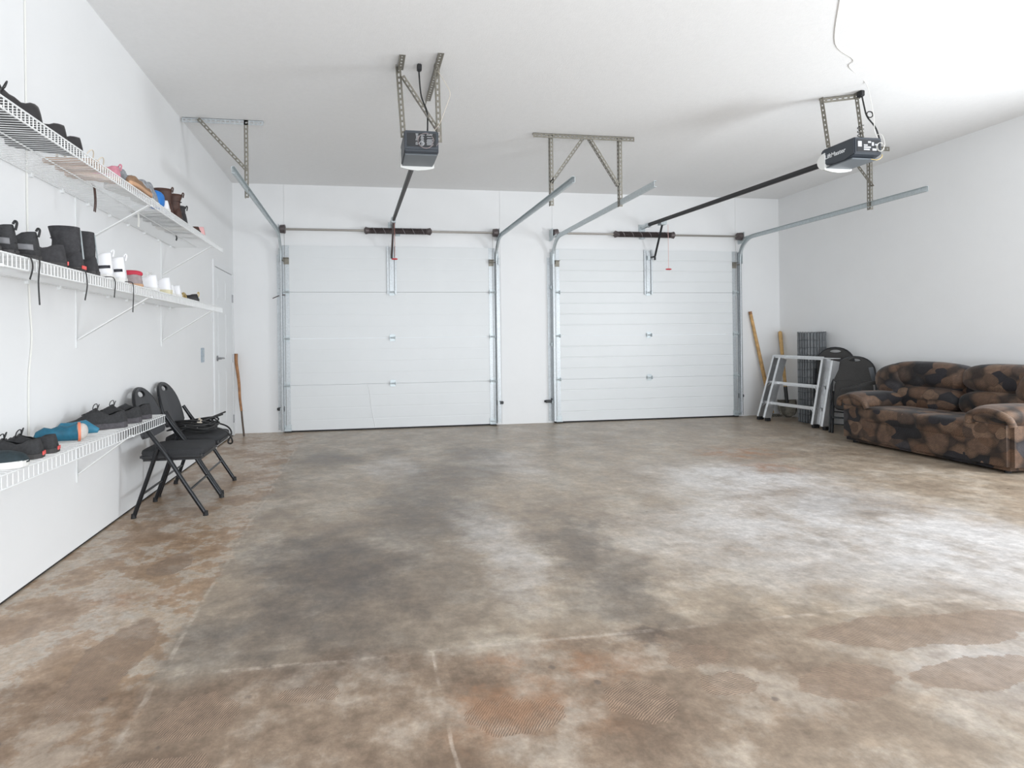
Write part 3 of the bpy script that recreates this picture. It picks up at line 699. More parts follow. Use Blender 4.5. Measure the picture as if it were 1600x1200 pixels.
# left opener (rear face towards the camera)
o1, z0, z1 = opener((2.075, -3.50), 2.558, 0.36, 'garage door opener with black rear panel hanging over the left bay', 1)
slotted_angle((1.897, -3.37, H), (1.925, -3.45, 2.68), X_, -Y_, 0.042).build('hanger_strap', 'zinc_angle', o1)
slotted_angle((2.185, -3.42, H), (2.195, -3.44, 2.66), X_, -Y_, 0.042).build('hanger_strap', 'zinc_angle', o1)
slotted_angle((1.93, -3.42, H - 0.10), (2.195, -3.46, 2.725), X_, -Y_, 0.036).build('hanger_strap', 'zinc_angle', o1)
slotted_angle((1.915, -3.56, H - 0.001), (1.915, -3.33, H - 0.001), X_, -Z_, 0.045).build('ceiling_angle', 'zinc_angle', o1)
slotted_angle((2.19, -3.62, H - 0.001), (2.19, -2.80, H - 0.001), X_, -Z_, 0.045).build('ceiling_angle', 'zinc_angle', o1)
# right opener
o2, z0b, z1b = opener((5.755, -3.60), 2.632, 0.345, 'garage door opener with white lettering on its side hanging over the right bay', 2)
slotted_angle((5.605, -3.27, H), (5.615, -3.33, 2.797), X_, -Y_, 0.042).build('hanger_strap', 'zinc_angle', o2)
slotted_angle((5.825, -3.40, H), (5.835, -3.45, 2.797), X_, -Y_, 0.036).build('hanger_strap', 'zinc_angle', o2)
slotted_angle((5.60, -3.29, H - 0.003), (5.865, -3.42, H - 0.003), Y_, -Z_, 0.045).build('ceiling_angle', 'zinc_angle', o2)
me = text_mesh('LiftMaster', 0.052, 0.0006, 0.0, 0.0007); me.materials.append(MATS['letter_white'])
tx = bpy.data.objects.new('lettering', me); C.objects.link(tx); tx.parent = o2
# on the -x face, reading direction towards the camera: -y
tx.matrix_local = Matrix.Translation(Vector((5.755 - 0.1292, -3.300, 2.704)) - Vector(o2.location)) @ Matrix(((0, 0, -1), (-1, 0, 0), (0, 1, 0))).to_4x4()
def rail(opn, p, q, bodyz):
    MB().bar(p, q, 0.034, 0.042).build('rail', 'rail_black', opn, bevel=0.004)
    MB().bar((p[0], p[1], p[2] - 0.026), (q[0], q[1], q[2] - 0.026), 0.006, 0.004).build('drive_chain', 'cast_dark', opn)
rail(o1, (2.075, -3.20, 2.66), (2.052, -0.20, 2.735), 0)
rail(o2, (5.752, -3.25, 2.715), (5.655, -0.20, 2.775), 0)
for opn, x, z, hx in ((o1, 2.052, 2.735, 2.062), (o2, 5.655, 2.775, 5.80)):
    MB().box((x - 0.03, -0.22, z - 0.03), (x + 0.03, -0.15, z + 0.02)).bar((x, -0.16, z - 0.01), (x, -0.003, z - 0.02), 0.035, 0.03).box((x - 0.05, -0.006, z - 0.08), (x + 0.05, 0, z + 0.04)).build('header_bracket', 'galvanized', opn)
# trolley, arm, emergency release
MB().box((2.052 - 0.028, -0.42, 2.69), (2.052 + 0.028, -0.30, 2.76)).build('trolley', 'galvanized', o1, bevel=0.004)
MB().bar((2.052, -0.36, 2.70), (2.045, -0.20, 2.45), 0.012, 0.026, X_).bar((2.045, -0.20, 2.45), (2.042, -0.075, 2.315), 0.012, 0.026, X_).build('door_arm', 'cast_dark', o1)
MB().box((2.03, -0.085, 2.28), (2.055, -0.06, 2.34)).build('arm_clevis', 'black_plastic', o1)
rc1 = MB().cyl((2.065, -0.37, 2.70), (2.065, -0.37, 2.245), 0.0035, 6).build('release_cord', 'red_cord', o1)
MB().superell((2.062, -0.37, 2.228), (0.040, 0.012, 0.011), 0.8, 0.6, 14, 8).build('release_handle', 'red_plastic', rc1, smooth=True)
MB().box((5.70, -0.46, 2.73), (5.785, -0.36, 2.80)).build('trolley', 'galvanized', o2, bevel=0.004)
MB().bar((5.748, -0.40, 2.735), (5.795, -0.11, 2.34), 0.010, 0.026, X_).bar((5.795, -0.11, 2.34), (5.715, -0.075, 2.325), 0.010, 0.024).box((5.785, -0.125, 2.29), (5.803, -0.10, 2.345)).build('door_arm', 'black_plastic', o2)
MB().box((5.695, -0.09, 2.295), (5.735, -0.06, 2.355)).build('arm_clevis', 'galvanized', o2)
rc2 = MB().cyl((5.835, -0.40, 2.74), (5.835, -0.40, 2.135), 0.003, 6).build('release_cord', 'pink_cord', o2)
MB().superell((5.835, -0.40, 2.122), (0.045, 0.012, 0.011), 0.8, 0.6, 14, 8).build('release_handle', 'red_plastic', rc2, smooth=True)
# power cords
pc1 = MB().tube(smooth_path([(2.07, -3.43, H - 0.01), (2.072, -3.43, H - 0.10), (2.085, -3.44, 3.00), (2.125, -3.45, 2.88), (2.125, -3.46, 2.72)], 6), 0.006, 8).build('power_cord', 'cord_black', o1, smooth=True)
MB().box((2.055, -3.45, H - 0.05), (2.09, -3.41, H)).build('power_plug', 'cord_black', pc1, bevel=0.006)
pc2 = MB().tube(smooth_path([(5.835, -3.46, H - 0.01), (5.85, -3.47, 3.12), (5.87, -3.48, 3.02), (5.93, -3.50, 2.92), (5.955, -3.52, 2.79)], 6), 0.006, 8).build('power_cord', 'cord_black', o2, smooth=True)
MB().tube([(5.875 + 0.03 * math.cos(a), -3.50, 3.03 + 0.025 * math.sin(a)) for a in [2 * PI * i / 16 for i in range(16)]], 0.005, 6, closed=True).build('cord_loop', 'cord_black', pc2)
MB().box((5.815, -3.48, H - 0.05), (5.855, -3.43, H)).build('power_plug', 'cord_black', pc2, bevel=0.006)
MB().tube([(5.845 + 0.022 * math.cos(a), -3.44 + 0.022 * math.sin(a), 2.80 + 0.16 * i / 40) for i, a in enumerate([2 * PI * 5 * i / 40 for i in range(41)])], 0.0035, 5).build('wound_cord', 'cord_black', o2)
MB().tube(smooth_path([(5.80, -3.58, 2.625), (5.84, -3.60, 2.615), (5.87, -3.61, 2.635), (5.885, -3.60, 2.66)], 5), 0.003, 5).build('loose_wire', 'yellow_wire', o2)
MB().tube(smooth_path([(2.215, -3.43, 3.20), (2.27, -3.45, 3.10), (2.30, -3.46, 3.02), (2.26, -3.46, 2.90), (2.22, -3.46, 2.80), (2.17, -3.52, 2.72)], 6), 0.0022, 5).build('loose_wire', 'beige_strap', o1)
# bell wire along the ceiling
cw = MB().tube(smooth_path([(4.55, -4.6, H - 0.004), (4.963, -4.123, H - 0.004), (5.29, -3.937, H - 0.004), (5.36, -3.83, H - 0.004), (5.722, -3.612, H - 0.004), (5.78, -3.60, 3.12), (5.83, -3.58, 2.98), (5.86, -3.56, 2.86), (5.90, -3.56, 2.79)], 6), 0.0024, 6)
tag(cw.build('ceiling_wire', 'white_cord', None, smooth=True), 'thin white wire running over the ceiling down to the right opener', 'wire')

# ------------------------------------------------------------------ wire shelves
def shelf(y0, y1, z, dep, lip, label, brackets, foot_drop, sp=0.0254, r=0.0021):
    t = thing('wire_shelf', label, 'shelf', (0, y1, z), 'white wire shelves on the left wall')
    wm = MB(); n = int((y1 - y0) / sp)
    for i in range(n + 1):
        y = y1 - i * sp
        pts = [(0.008, z), (dep - 0.004, z), (dep, z - 0.004), (dep, z - lip)]
        rings = []
        for j, (px, pz) in enumerate(pts):
            if j == 0 : a = Vector((0, 0, 1))
            elif j == 1: a = Vector((0.3, 0, 1)).normalized()
            elif j == 2: a = Vector((1, 0, 0.3)).normalized()
            else: a = Vector((1, 0, 0))
            p = Vector((px, y, pz)); b = Vector((0, 1, 0))
            rings.append([p + a * r, p + b * r, p - a * r, p - b * r])
        wm.loft(rings)
    wm.build('deck_wires', 'shelf_white', t, kind='stuff')
    rr = 0.0034
    for px, pz in ((0.010, z - 0.005), (dep * 0.5, z - 0.005), (dep + 0.003, z - 0.004), (dep + 0.003, z - lip)):
        MB().cyl((px, y0, pz), (px, y1 + 0.004, pz), rr, 8).build('rail', 'shelf_white', t)
    for yb in brackets:
        b = MB(); zf = z - foot_drop
        b.bar((0.012, yb, zf), (dep - 0.01, yb, z - lip + 0.002), 0.022, 0.006, Y_.cross(X_))
        b.box((0.0, yb - 0.008, zf - 0.05), (0.006, yb + 0.008, zf + 0.03))
        b.box((0.0, yb - 0.003, zf), (0.004, yb + 0.003, z - 0.006))
        b.box((dep - 0.02, yb - 0.008, z - lip - 0.004), (dep + 0.008, yb + 0.008, z - lip + 0.006))
        b.build('support_bracket', 'shelf_white', t)
    k = MB()
    yy = y1 - 0.12
    while yy > y0:
        k.box((0, yy - 0.008, z - 0.022), (0.016, yy + 0.008, z - 0.002)); yy -= 0.30
    k.build('wall_clips', 'shelf_white', t, kind='stuff')
    return t
shelf(-6.2, -2.36, 2.02, 0.406, 0.045, 'highest white wire shelf on the left wall, laden with shoes', (-2.70, -4.12, -5.54), 0.28)
shelf(-6.2, -2.40, 1.487, 0.406, 0.050, 'middle white wire shelf on the left wall, with black laces hanging below it', (-2.72, -4.13, -5.54), 0.29)
shelf(-6.2, -3.60, 0.690, 0.300, 0.056, 'lowest white wire shelf beside the folding chairs', (-4.14, -5.54), 0.26, 0.0345, 0.0019)
cb = MB().tube(smooth_path([(0.005, -4.61, 3.24), (0.005, -4.61, 2.6), (0.005, -4.61, 1.8), (0.005, -4.60, 1.4), (0.005, -4.585, 1.2), (0.005, -4.615, 1.0), (0.005, -4.62, 0.72)], 5), 0.0045, 6)
tag(cb.build('wall_cable', 'white_cord', None, smooth=True), 'thin grey cable running down the left wall behind the shelves', 'cable')

# ------------------------------------------------------------------ footwear
def shoe(name, label, loc, rz, L=0.28, W=0.10, hh=0.075, ht=0.095, toe=0.05, m='mesh_black', sole='sole_dark', lining='lining_dark', sole_h=0.022, laces=None, shaft=0, group=None,
         stripe=None, stripe_z=(0.03, 0.055, 0.45), stripe_rise=0.012, pad=None, tab=None, logo=None, collar=0.42, cat='shoe', lean=0.0, roll=0.0, heelcap=None):
    """local frame: heel at x=0, toe at x=-L, width along y"""
    t = thing(name, label, cat, (0, 0, 0), group)
    ws = [(0, 0.30), (0.03, 0.55), (0.1, 0.68), (0.25, 0.70), (0.4, 0.72), (0.6, 0.93), (0.72, 1.0), (0.85, 0.92), (0.94, 0.66), (0.985, 0.36), (1.0, 0.12)]
    hs = [(0, hh), (0.1, hh * 0.97), (0.25, hh * 0.78), (0.38, (hh + ht) / 2 * 0.9), (0.46, ht), (0.6, ht * 0.82), (0.75, toe * 1.15), (0.88, toe), (0.96, toe * 0.8), (1.0, toe * 0.45)]
    if shaft: hs = [(0, 0.09), (0.1, 0.10), (0.25, 0.10), (0.38, 0.095), (0.5, 0.085), (0.65, 0.07), (0.8, toe), (0.94, toe * 0.9), (1.0, toe * 0.5)]
    def ip(tb, u):
        for (a, va), (b, vb) in zip(tb, tb[1:]):
            if u <= b:
                k = (u - a) / (b - a); k = k * k * (3 - 2 * k); return va + (vb - va) * k
        return tb[-1][1]
    us = [0, 0.015, 0.04, 0.08, 0.14, 0.2, 0.27, 0.34, 0.40, 0.46, 0.53, 0.6, 0.68, 0.76, 0.84, 0.9, 0.95, 0.98, 1.0]
    rings = []; NS = 8
    for u in us:
        w_ = ip(ws, u) * W / 2; h_ = ip(hs, u); x = -u * L
        g_ = 0.0
        if not shaft and 0.03 < u < collar: g_ = w_ * 0.62 * math.sin(PI * (u - 0.03) / (collar - 0.03)) ** 0.5
        ring = []
        for s_ in (1, -1):
            side = []
            for k in range(NS + 1):
                a = PI / 2 * k / NS
                y = g_ + (w_ - g_) * math.cos(a) ** 0.75 * (1.0 - 0.06 * math.sin(a)); z = sole_h * 0.6 + (h_ - sole_h * 0.6) * math.sin(a) ** 0.85
                side.append(Vector((x - 0.006 * math.sin(a) * (1 - u) * 2, s_ * y, z)))
            ring.append(side)
        rings.append(ring)
    mb = MB()
    for si in (0, 1):
        vs = [p for r in rings for p in r[si]]; n = NS + 1; fs = []
        for i in range(len(us) - 1):
            for k in range(NS): fs.append((i * n + k, i * n + k + 1, (i + 1) * n + k + 1, (i + 1) * n + k))
        mb.add(vs, fs)
    for r in (rings[0], rings[-1]): mb.add(r[0] + r[1][::-1], [tuple(range(2 * (NS + 1)))])
    mb.build('upper', m, t, smooth=True, solid=0.003)
    # sole
    so = []
    for u in us: so.append((-u * L, ip(ws, u) * W / 2 + 0.003))
    outline = [Vector((x + (0.004 if i == 0 else 0), y, 0)) for i, (x, y) in enumerate(so)] + [Vector((x, -y, 0)) for x, y in so[::-1]]
    MB().loft([[p.copy() for p in outline], [p + Vector((0, 0, sole_h)) for p in outline]]).build('sole', sole, t, bevel=0.002)
    if not shaft:
        vs = []
        for u in us:
            if u <= collar + 0.05: vs.append((-u * L, ip(ws, u) * W / 2 * 0.9))
        MB().add([Vector((x, y, hh * 0.42)) for x, y in vs] + [Vector((x, -y, hh * 0.42)) for x, y in vs[::-1]], [tuple(range(2 * len(vs)))]).build('insole', lining, t)
    else:
        rg = []
        for z, rx, ry, cx in ((0.06, 0.058, 0.036, -0.075), (0.10, 0.056, 0.036, -0.070), (0.14, 0.055, 0.037, -0.068), (0.6 * shaft + 0.05, 0.058, 0.040, -0.068 + lean * 0.5), (shaft, 0.061, 0.043, -0.068 + lean)):
            rg.append([Vector((cx + rx * math.cos(a), ry * math.sin(a), z)) for a in [2 * PI * k / 20 for k in range(20)]])
        MB().loft(rg, False).build('shaft', m, t, smooth=True, solid=0.004)
        MB().add([p + Vector((0, 0, -0.05)) for p in [Vector((-0.068 + lean + 0.056 * math.cos(2 * PI * k / 20), 0.039 * math.sin(2 * PI * k / 20), shaft)) for k in range(20)]], [tuple(range(20))]).build('lining', lining, t)
        if tab == 'zip': MB().bar((-0.004 + lean * 0.0, 0.012, 0.06), (-0.006 + lean, 0.012, shaft - 0.01), 0.006, 0.004, X_).build('zip', 'galvanized', t)
    if laces:
        lb = MB()
        for i in range(4):
            u = 0.48 + i * 0.055; w_ = ip(ws, u) * W / 2 * 0.38; z = ip(hs, u) + 0.002
            lb.tube(smooth_path([(-u * L, -w_, z - 0.006), (-u * L, 0, z + 0.003), (-u * L - 0.012, w_, z - 0.006)], 3), 0.003, 5)
        if not shaft:
            z = ip(hs, 0.46)
            for s_ in (1, -1): lb.tube(smooth_path([(-0.46 * L, 0, z), (-0.45 * L, s_ * 0.02, z + 0.025), (-0.48 * L, s_ * 0.04, z + 0.018), (-0.5 * L, s_ * 0.035, z - 0.006), (-0.47 * L, 0, z)], 4), 0.0025, 5)
        lb.build('laces', laces, t)
    if stripe:
        zlo, zhi, u1 = stripe_z
        for s_ in (1, -1):
            vs = []; fs = []
            for i in range(9):
                u = 0.02 + u1 * i / 8; w_ = ip(ws, u) * W / 2; h_ = ip(hs, u)
                for q in range(4):
                    z = (zlo + (zhi - zlo) * q / 3) + stripe_rise * i / 8
                    sn = min(0.98, max(0.02, (z - sole_h * .6) / (h_ - sole_h * .6))) ** (1 / 0.85); aa = math.asin(sn)
                    g_ = w_ * 0.62 * math.sin(PI * (u - 0.03) / (collar - 0.03)) ** 0.5 if 0.03 < u < collar else 0.0
                    vs.append(Vector((-u * L - 0.006 * sn * (1 - u) * 2, s_ * ((g_ + (w_ - g_) * math.cos(aa) ** 0.75 * (1 - 0.06 * sn)) + 0.0035), z)))
            for i in range(8):
                for q in range(3): fs.append((i * 4 + q, i * 4 + q + 1, i * 4 + q + 5, i * 4 + q + 4))
            MB().add(vs, fs).build('side_stripe', stripe, t, smooth=True, solid=0.002)
    if pad:
        MB().superell((-0.20 * L, 0, hh * 0.93), (0.055, W * 0.30, 0.020), 0.8, 0.8, 18, 8).build('collar_padding', pad, t, smooth=True)
    if tab and tab != 'zip':
        top = shaft if shaft else hh
        MB().tube(smooth_path([(-0.002 + lean, 0, top - 0.02), (0.003 + lean, 0, top + 0.006), (-0.003 + lean, 0, top + 0.014), (-0.010 + lean, 0, top + 0.002)], 4), 0.0042, 6).build('pull_tab', tab, t)
    if logo: MB().box((0.001, -0.018, 0.012), (0.006, 0.018, 0.028)).build('heel_logo', logo, t, bevel=0.001)
    if heelcap:
        MB().superell((-0.050, 0, 0.050), (0.062, W * 0.46, 0.056), 0.7, 0.8, 18, 10).build('heel_cap', heelcap, t, smooth=True)
    t.location = loc; t.rotation_euler = (roll, 0, rz)
    return t
R = math.radians
ZTOP, ZMID, ZLOW = 2.0235, 1.4905, 0.6935
gt, gm, gl = 'shoes on the highest shelf', 'shoes on the middle shelf', 'shoes on the lowest shelf'
# highest shelf
shoe('leather_shoe', 'black shoe cut by the left photo edge on the highest shelf', (0.36, -5.46, ZTOP), R(60), 0.29, 0.10, 0.105, 0.115, 0.06, 'leather_black', group=gt)
shoe('leather_shoe', 'shiny black leather shoe with loose lace, nearest whole one on the highest shelf', (0.345, -5.165, ZTOP), R(62), 0.31, 0.112, 0.098, 0.112, 0.065, 'leather_black', laces='cord_black', group=gt)
shoe('leather_shoe', 'black shoe with a dipped collar right of the shiny leather shoe', (0.36, -4.985, ZTOP), R(38), 0.29, 0.10, 0.090, 0.095, 0.055, 'leather_black', group=gt)
shoe('leather_shoe', 'black shoe left of the strappy sandals on the highest shelf', (0.37, -4.865, ZTOP), R(30), 0.28, 0.095, 0.080, 0.085, 0.055, 'leather_black', group=gt)
def sandal(label, loc, rz, m_sole, m_strap, L=0.24):
    t = thing('sandal', label, 'sandal', (0, 0, 0), gt)
    ol = [(0, 0.022), (-0.03, 0.032), (-0.10, 0.028), (-0.17, 0.042), (-0.22, 0.034), (-L, 0.008)]
    o = [Vector((x, y, 0)) for x, y in ol] + [Vector((x, -y, 0)) for x, y in ol[::-1]]
    MB().loft([[p.copy() for p in o], [p + Vector((0, 0, 0.018)) for p in o]]).build('sole', m_sole, t, bevel=0.003)
    MB().tube(arc((-0.045, 0, 0.018), 0.034, 0, PI, 10, Y_, (0.6, 0, 1.45)), 0.0028, 6).build('heel_strap', m_strap, t)
    MB().tube(arc((-0.16, 0, 0.018), 0.042, 0, PI, 10, Y_, (0, 0, 1)), 0.006, 6).build('toe_strap', m_strap, t)
    t.location = loc; t.rotation_euler = (0, 0, rz); return t
sandal('beige strappy sandal, the nearer of two beside the black shoes', (0.385, -4.745, ZTOP), 0, 'sole_gum', 'beige_strap')
sandal('beige strappy sandal, the farther of two, next to the pink shoe', (0.385, -4.635, ZTOP), 0, 'sole_gum', 'beige_strap')
shoe('ankle_shoe', 'pink and brown low shoe beside the sandals', (0.36, -4.42, ZTOP), R(30), 0.25, 0.09, 0.085, 0.09, 0.045, 'pink_fabric', 'sole_gum', tab='pink_fabric', group=gt)
shoe('wedge_shoe', 'tan brown wedge shoe in front of the fuzzy grey slippers', (0.400, -4.11, ZTOP), R(88), 0.30, 0.052, 0.045, 0.060, 0.055, 'brown_wedge', 'sole_gum', group=gt)
shoe('slipper_boot', 'fuzzy grey slipper with a bright blue heel', (0.350, -3.815, ZTOP), R(84), 0.30, 0.11, 0.105, 0.135, 0.11, 'fuzzy_grey', 'sole_white', heelcap='blue_fabric', group=gt, collar=0.2)
shoe('slipper_boot', 'fuzzy grey slipper without blue, behind the tan wedge shoe', (0.300, -4.13, ZTOP), R(84), 0.22, 0.11, 0.12, 0.13, 0.11, 'fuzzy_grey', 'sole_white', group=gt, collar=0.2)
shoe('sneaker', 'white low sneaker between the blue heeled slipper and the brown boots', (0.39, -3.74, ZTOP), 0, 0.25, 0.09, 0.075, 0.085, 0.045, 'leather_white', 'sole_white', 'lining_grey', group=gt)
shoe('ankle_boot', 'dark brown ankle boot with pull tab, nearer of the brown pair', (0.37, -3.60, ZTOP), 0, 0.26, 0.092, m='brown_leather', sole='sole_dark', shaft=0.185, tab='brown_leather', group=gt, cat='boot')
shoe('ankle_boot', 'dark brown ankle boot with pull tab, farther of the brown pair', (0.385, -3.46, ZTOP), R(-4), 0.26, 0.092, m='brown_leather', sole='sole_dark', shaft=0.185, tab='brown_leather', group=gt, cat='boot', lean=0.012)
shoe('ankle_boot', 'small black ankle boot right of the brown boots', (0.375, -3.30, ZTOP), 0, 0.24, 0.085, m='suede_black', sole='sole_dark', shaft=0.13, tab='suede_black', group=gt, cat='boot')
shoe('flat_shoe', 'flat dark brown loafer at the far end of the highest shelf', (0.39, -3.02, ZTOP), R(8), 0.25, 0.09, 0.05, 0.055, 0.04, 'brown_leather', 'sole_dark', group=gt)
shoe('flat_shoe', 'pale pink shoe, last on the highest shelf', (0.38, -2.84, ZTOP), 0, 0.24, 0.085, 0.085, 0.085, 0.045, 'rose_fabric', 'sole_white', 'beige_strap', group=gt)
sandal('pale strappy sandal behind the dark loafer near the far end of the highest shelf', (0.34, -3.16, ZTOP), 0, 'beige_strap', 'beige_strap', 0.22)
# middle shelf
shoe('sneaker', 'charcoal knit sneaker cut by the left photo edge on the middle shelf', (0.37, -5.49, ZMID), 0, 0.29, 0.10, 0.115, 0.125, 0.06, 'knit_charcoal', 'sole_dark', tab='knit_charcoal', group=gm)
shoe('sneaker', 'black sneaker with grey band, nearer of the banded pair', (0.37, -5.38, ZMID), R(5), 0.29, 0.095, 0.115, 0.11, 0.06, 'mesh_black', 'sole_dark', tab='rubber_black', stripe='stripe_grey', stripe_z=(0.040, 0.062, 0.50), stripe_rise=0.004, group=gm)
shoe('sneaker', 'black sneaker with grey band and loop tab, farther of the banded pair', (0.375, -5.24, ZMID), R(5), 0.29, 0.095, 0.115, 0.11, 0.06, 'mesh_black', 'sole_dark', tab='rubber_black', stripe='stripe_grey', stripe_z=(0.040, 0.062, 0.50), stripe_rise=0.004, group=gm)
shoe('sneaker', 'low black suede sneaker with red heel label in front of the tall black boots', (0.375, -5.03, ZMID), R(30), 0.29, 0.105, 0.098, 0.10, 0.055, 'suede_black', 'sole_dark', laces='cord_black', logo='red_logo', group=gm)
shoe('ankle_boot', 'tall black boot with shiny zip, nearer of the pair', (0.385, -4.905, ZMID), 0, 0.28, 0.098, m='suede_black', sole='sole_dark', shaft=0.20, tab='zip', logo='red_logo', group=gm, cat='boot', lean=-0.01)
shoe('ankle_boot', 'tall black boot next to the white sneakers, farther of the pair', (0.385, -4.765, ZMID), R(-4), 0.28, 0.098, m='suede_black', sole='sole_dark', shaft=0.205, tab='zip', group=gm, cat='boot', lean=-0.012)
shoe('high_top', 'white high-top sneaker with black stripe, nearer of the pair', (0.375, -4.565, ZMID), R(14), 0.30, 0.118, 0.140, 0.145, 0.085, 'leather_white', 'sole_white', 'lining_grey', stripe='stripe_black', stripe_z=(0.058, 0.073, 0.62), stripe_rise=-0.022, tab='leather_white', group=gm, sole_h=0.028)
shoe('high_top', 'white high-top sneaker with black stripe, farther of the pair', (0.38, -4.42, ZMID), R(8), 0.30, 0.118, 0.140, 0.145, 0.085, 'leather_white', 'sole_white', 'lining_grey', stripe='stripe_black', stripe_z=(0.058, 0.073, 0.62), stripe_rise=-0.022, tab='leather_white', group=gm, sole_h=0.028)
shoe('sneaker', 'taupe sneaker with red collar and gum sole beside the white high-tops', (0.375, -4.17, ZMID), R(20), 0.27, 0.10, 0.085, 0.095, 0.05, 'taupe', 'sole_gum', 'red_fabric', pad='red_fabric', group=gm, collar=0.45)
shoe('sneaker', 'white low sneaker with grey lining right of the red collared sneaker', (0.385, -3.95, ZMID), 0, 0.27, 0.10, 0.10, 0.105, 0.05, 'leather_white', 'sole_white', 'lining_grey', group=gm)
shoe('sneaker', 'white sneaker with tan sole and loose lace on the middle shelf', (0.39, -3.72, ZMID), R(3), 0.28, 0.105, 0.11, 0.115, 0.055, 'leather_white', 'sole_tan', 'lining_grey', laces='white_cord', group=gm, sole_h=0.03)
shoe('sneaker', 'small white sneaker left of the black and gold sandal, nearer of two', (0.37, -3.58, ZMID), 0, 0.23, 0.085, 0.075, 0.08, 0.045, 'leather_white', 'sole_white', 'lining_grey', group=gm)
shoe('sneaker', 'small white sneaker left of the black and gold sandal, farther of two', (0.375, -3.46, ZMID), 0, 0.23, 0.085, 0.085, 0.085, 0.045, 'leather_white', 'sole_white', 'lining_grey', group=gm)
shoe('flat_shoe', 'black shoe with gold trim at the far end of the middle shelf', (0.39, -3.08, ZMID), R(10), 0.25, 0.09, 0.055, 0.06, 0.045, 'leather_black', 'sole_dark', heelcap=None, tab='gold', group=gm)
bg_ = MB().tube(arc((0.32, -3.215, ZMID + 0.002), 0.045, 0, PI, 10, Y_, Z_), 0.012, 8).tube(arc((0.29, -3.215, ZMID + 0.002), 0.045, 0, PI, 10, Y_, Z_), 0.012, 8)
tag(bg_.build('sandal_strap', 'gold', None, smooth=True), 'curled gold sandal strap beside the black shoe on the middle shelf', 'sandal', gm)
# loose laces that hang through the middle shelf
def lace(y, x, zlen, label, curl=0.01):
    mb = MB().tube(smooth_path([(x - 0.06, y + 0.004, ZMID + 0.004), (x, y, ZMID + 0.006), (x + 0.016, y, ZMID - 0.012), (x + 0.014, y + curl, ZMID - zlen * 0.5), (x + 0.013, y - curl * 0.4, ZMID - zlen)], 5), 0.0048, 6, flat=0.45)
    tag(mb.build('shoelace', 'cord_black', None, smooth=True), label, 'shoelace', 'black laces hanging from the middle shelf')
lace(-5.385, 0.406, 0.085, 'short black lace hanging from the middle shelf, leftmost', 0.012)
lace(-5.330, 0.406, 0.175, 'long black lace hanging under the banded sneakers, second from the left', -0.006)
lace(-4.965, 0.406, 0.13, 'black lace hanging below the tall black boots', 0.014)
lace(-4.668, 0.406, 0.095, 'black lace hanging below the white high-tops, the shorter one', 0.006)
lace(-4.440, 0.406, 0.155, 'black lace hanging below the white high-tops, the longer one', 0.006)
for y, ln_, col_, lab in ((-4.36, 0.14, 'brown_leather', 'thin brown lace pair hanging under the highest shelf'), (-3.75, 0.10, 'white_cord', 'white lace knot hanging under the highest shelf'), (-2.98, 0.05, 'cord_black', 'short black lace end under the far end of the highest shelf')):
    mb = MB()
    for k in (0, 0.016): mb.tube(smooth_path([(0.19, y + k, ZTOP + 0.01), (0.20, y + k, ZTOP - 0.01), (0.203, y + k + 0.004, ZTOP - ln_ * 0.6), (0.20, y + k, ZTOP - ln_)], 4), 0.0032, 5)
    tag(mb.build('shoelace', col_, None), lab, 'shoelace')
# lowest shelf
shoe('sneaker', 'dark navy canvas sneaker with white sole, toe towards the room, at the left photo edge', (0.05, -5.30, ZLOW), R(180 + 18), 0.28, 0.105, 0.07, 0.08, 0.055, 'navy_canvas', 'sole_white', group=gl, sole_h=0.026)
shoe('sneaker', 'black skate shoe with red heel label, nearer of the pair', (0.285, -5.05, ZLOW), R(14), 0.29, 0.105, 0.08, 0.085, 0.05, 'mesh_black', 'sole_dark', laces='cord_black', logo='red_logo', group=gl)
shoe('sneaker', 'black skate shoe with red heel label, farther of the pair', (0.285, -4.93, ZLOW), R(14), 0.29, 0.105, 0.08, 0.085, 0.05, 'mesh_black', 'sole_dark', laces='cord_black', logo='red_logo', group=gl)
# blue soft shoe lying on its side
t = thing('water_shoe', 'crumpled blue soft shoe with a grey round end and orange ring', 'shoe', (0.15, -4.66, ZLOW), gl)
MB().tube([(0.075, -4.70, ZLOW + 0.030), (0.09, -4.705, ZLOW + 0.034), (0.115, -4.695, ZLOW + 0.043), (0.14, -4.69, ZLOW + 0.040), (0.17, -4.665, ZLOW + 0.044), (0.20, -4.66, ZLOW + 0.040), (0.238, -4.645, ZLOW + 0.046)], [0.012, 0.029, 0.038, 0.033, 0.041, 0.037, 0.046], 18, flat=0.95).build('upper', 'teal_blue', t, smooth=True)
MB().tube([(0.236, -4.645, ZLOW + 0.046), (0.246, -4.640, ZLOW + 0.046)], [0.047, 0.047], 18).build('ring', 'orange_ring', t, smooth=True)
MB().superell((0.246, -4.640, ZLOW + 0.046), (0.030, 0.041, 0.041), 0.9, 0.9, 18, 10).build('heel_end', 'grey_rubber', t, smooth=True)
t = thing('water_shoe', 'light blue soft shoe tucked behind the crumpled blue one', 'shoe', (0.15, -4.53, ZLOW), gl)
MB().tube([(0.09, -4.56, ZLOW + 0.03), (0.12, -4.55, ZLOW + 0.05), (0.16, -4.53, ZLOW + 0.044), (0.21, -4.515, ZLOW + 0.052), (0.27, -4.505, ZLOW + 0.030)], [0.012, 0.030, 0.034, 0.036, 0.012], 16).build('upper', 'light_blue', t, smooth=True)
shoe('sneaker', 'large black running shoe with loose laces, nearest of the black pairs', (0.275, -4.16, ZLOW), R(38), 0.32, 0.112, 0.095, 0.115, 0.055, 'mesh_black', 'knit_charcoal', laces='cord_black', group=gl, sole_h=0.034)
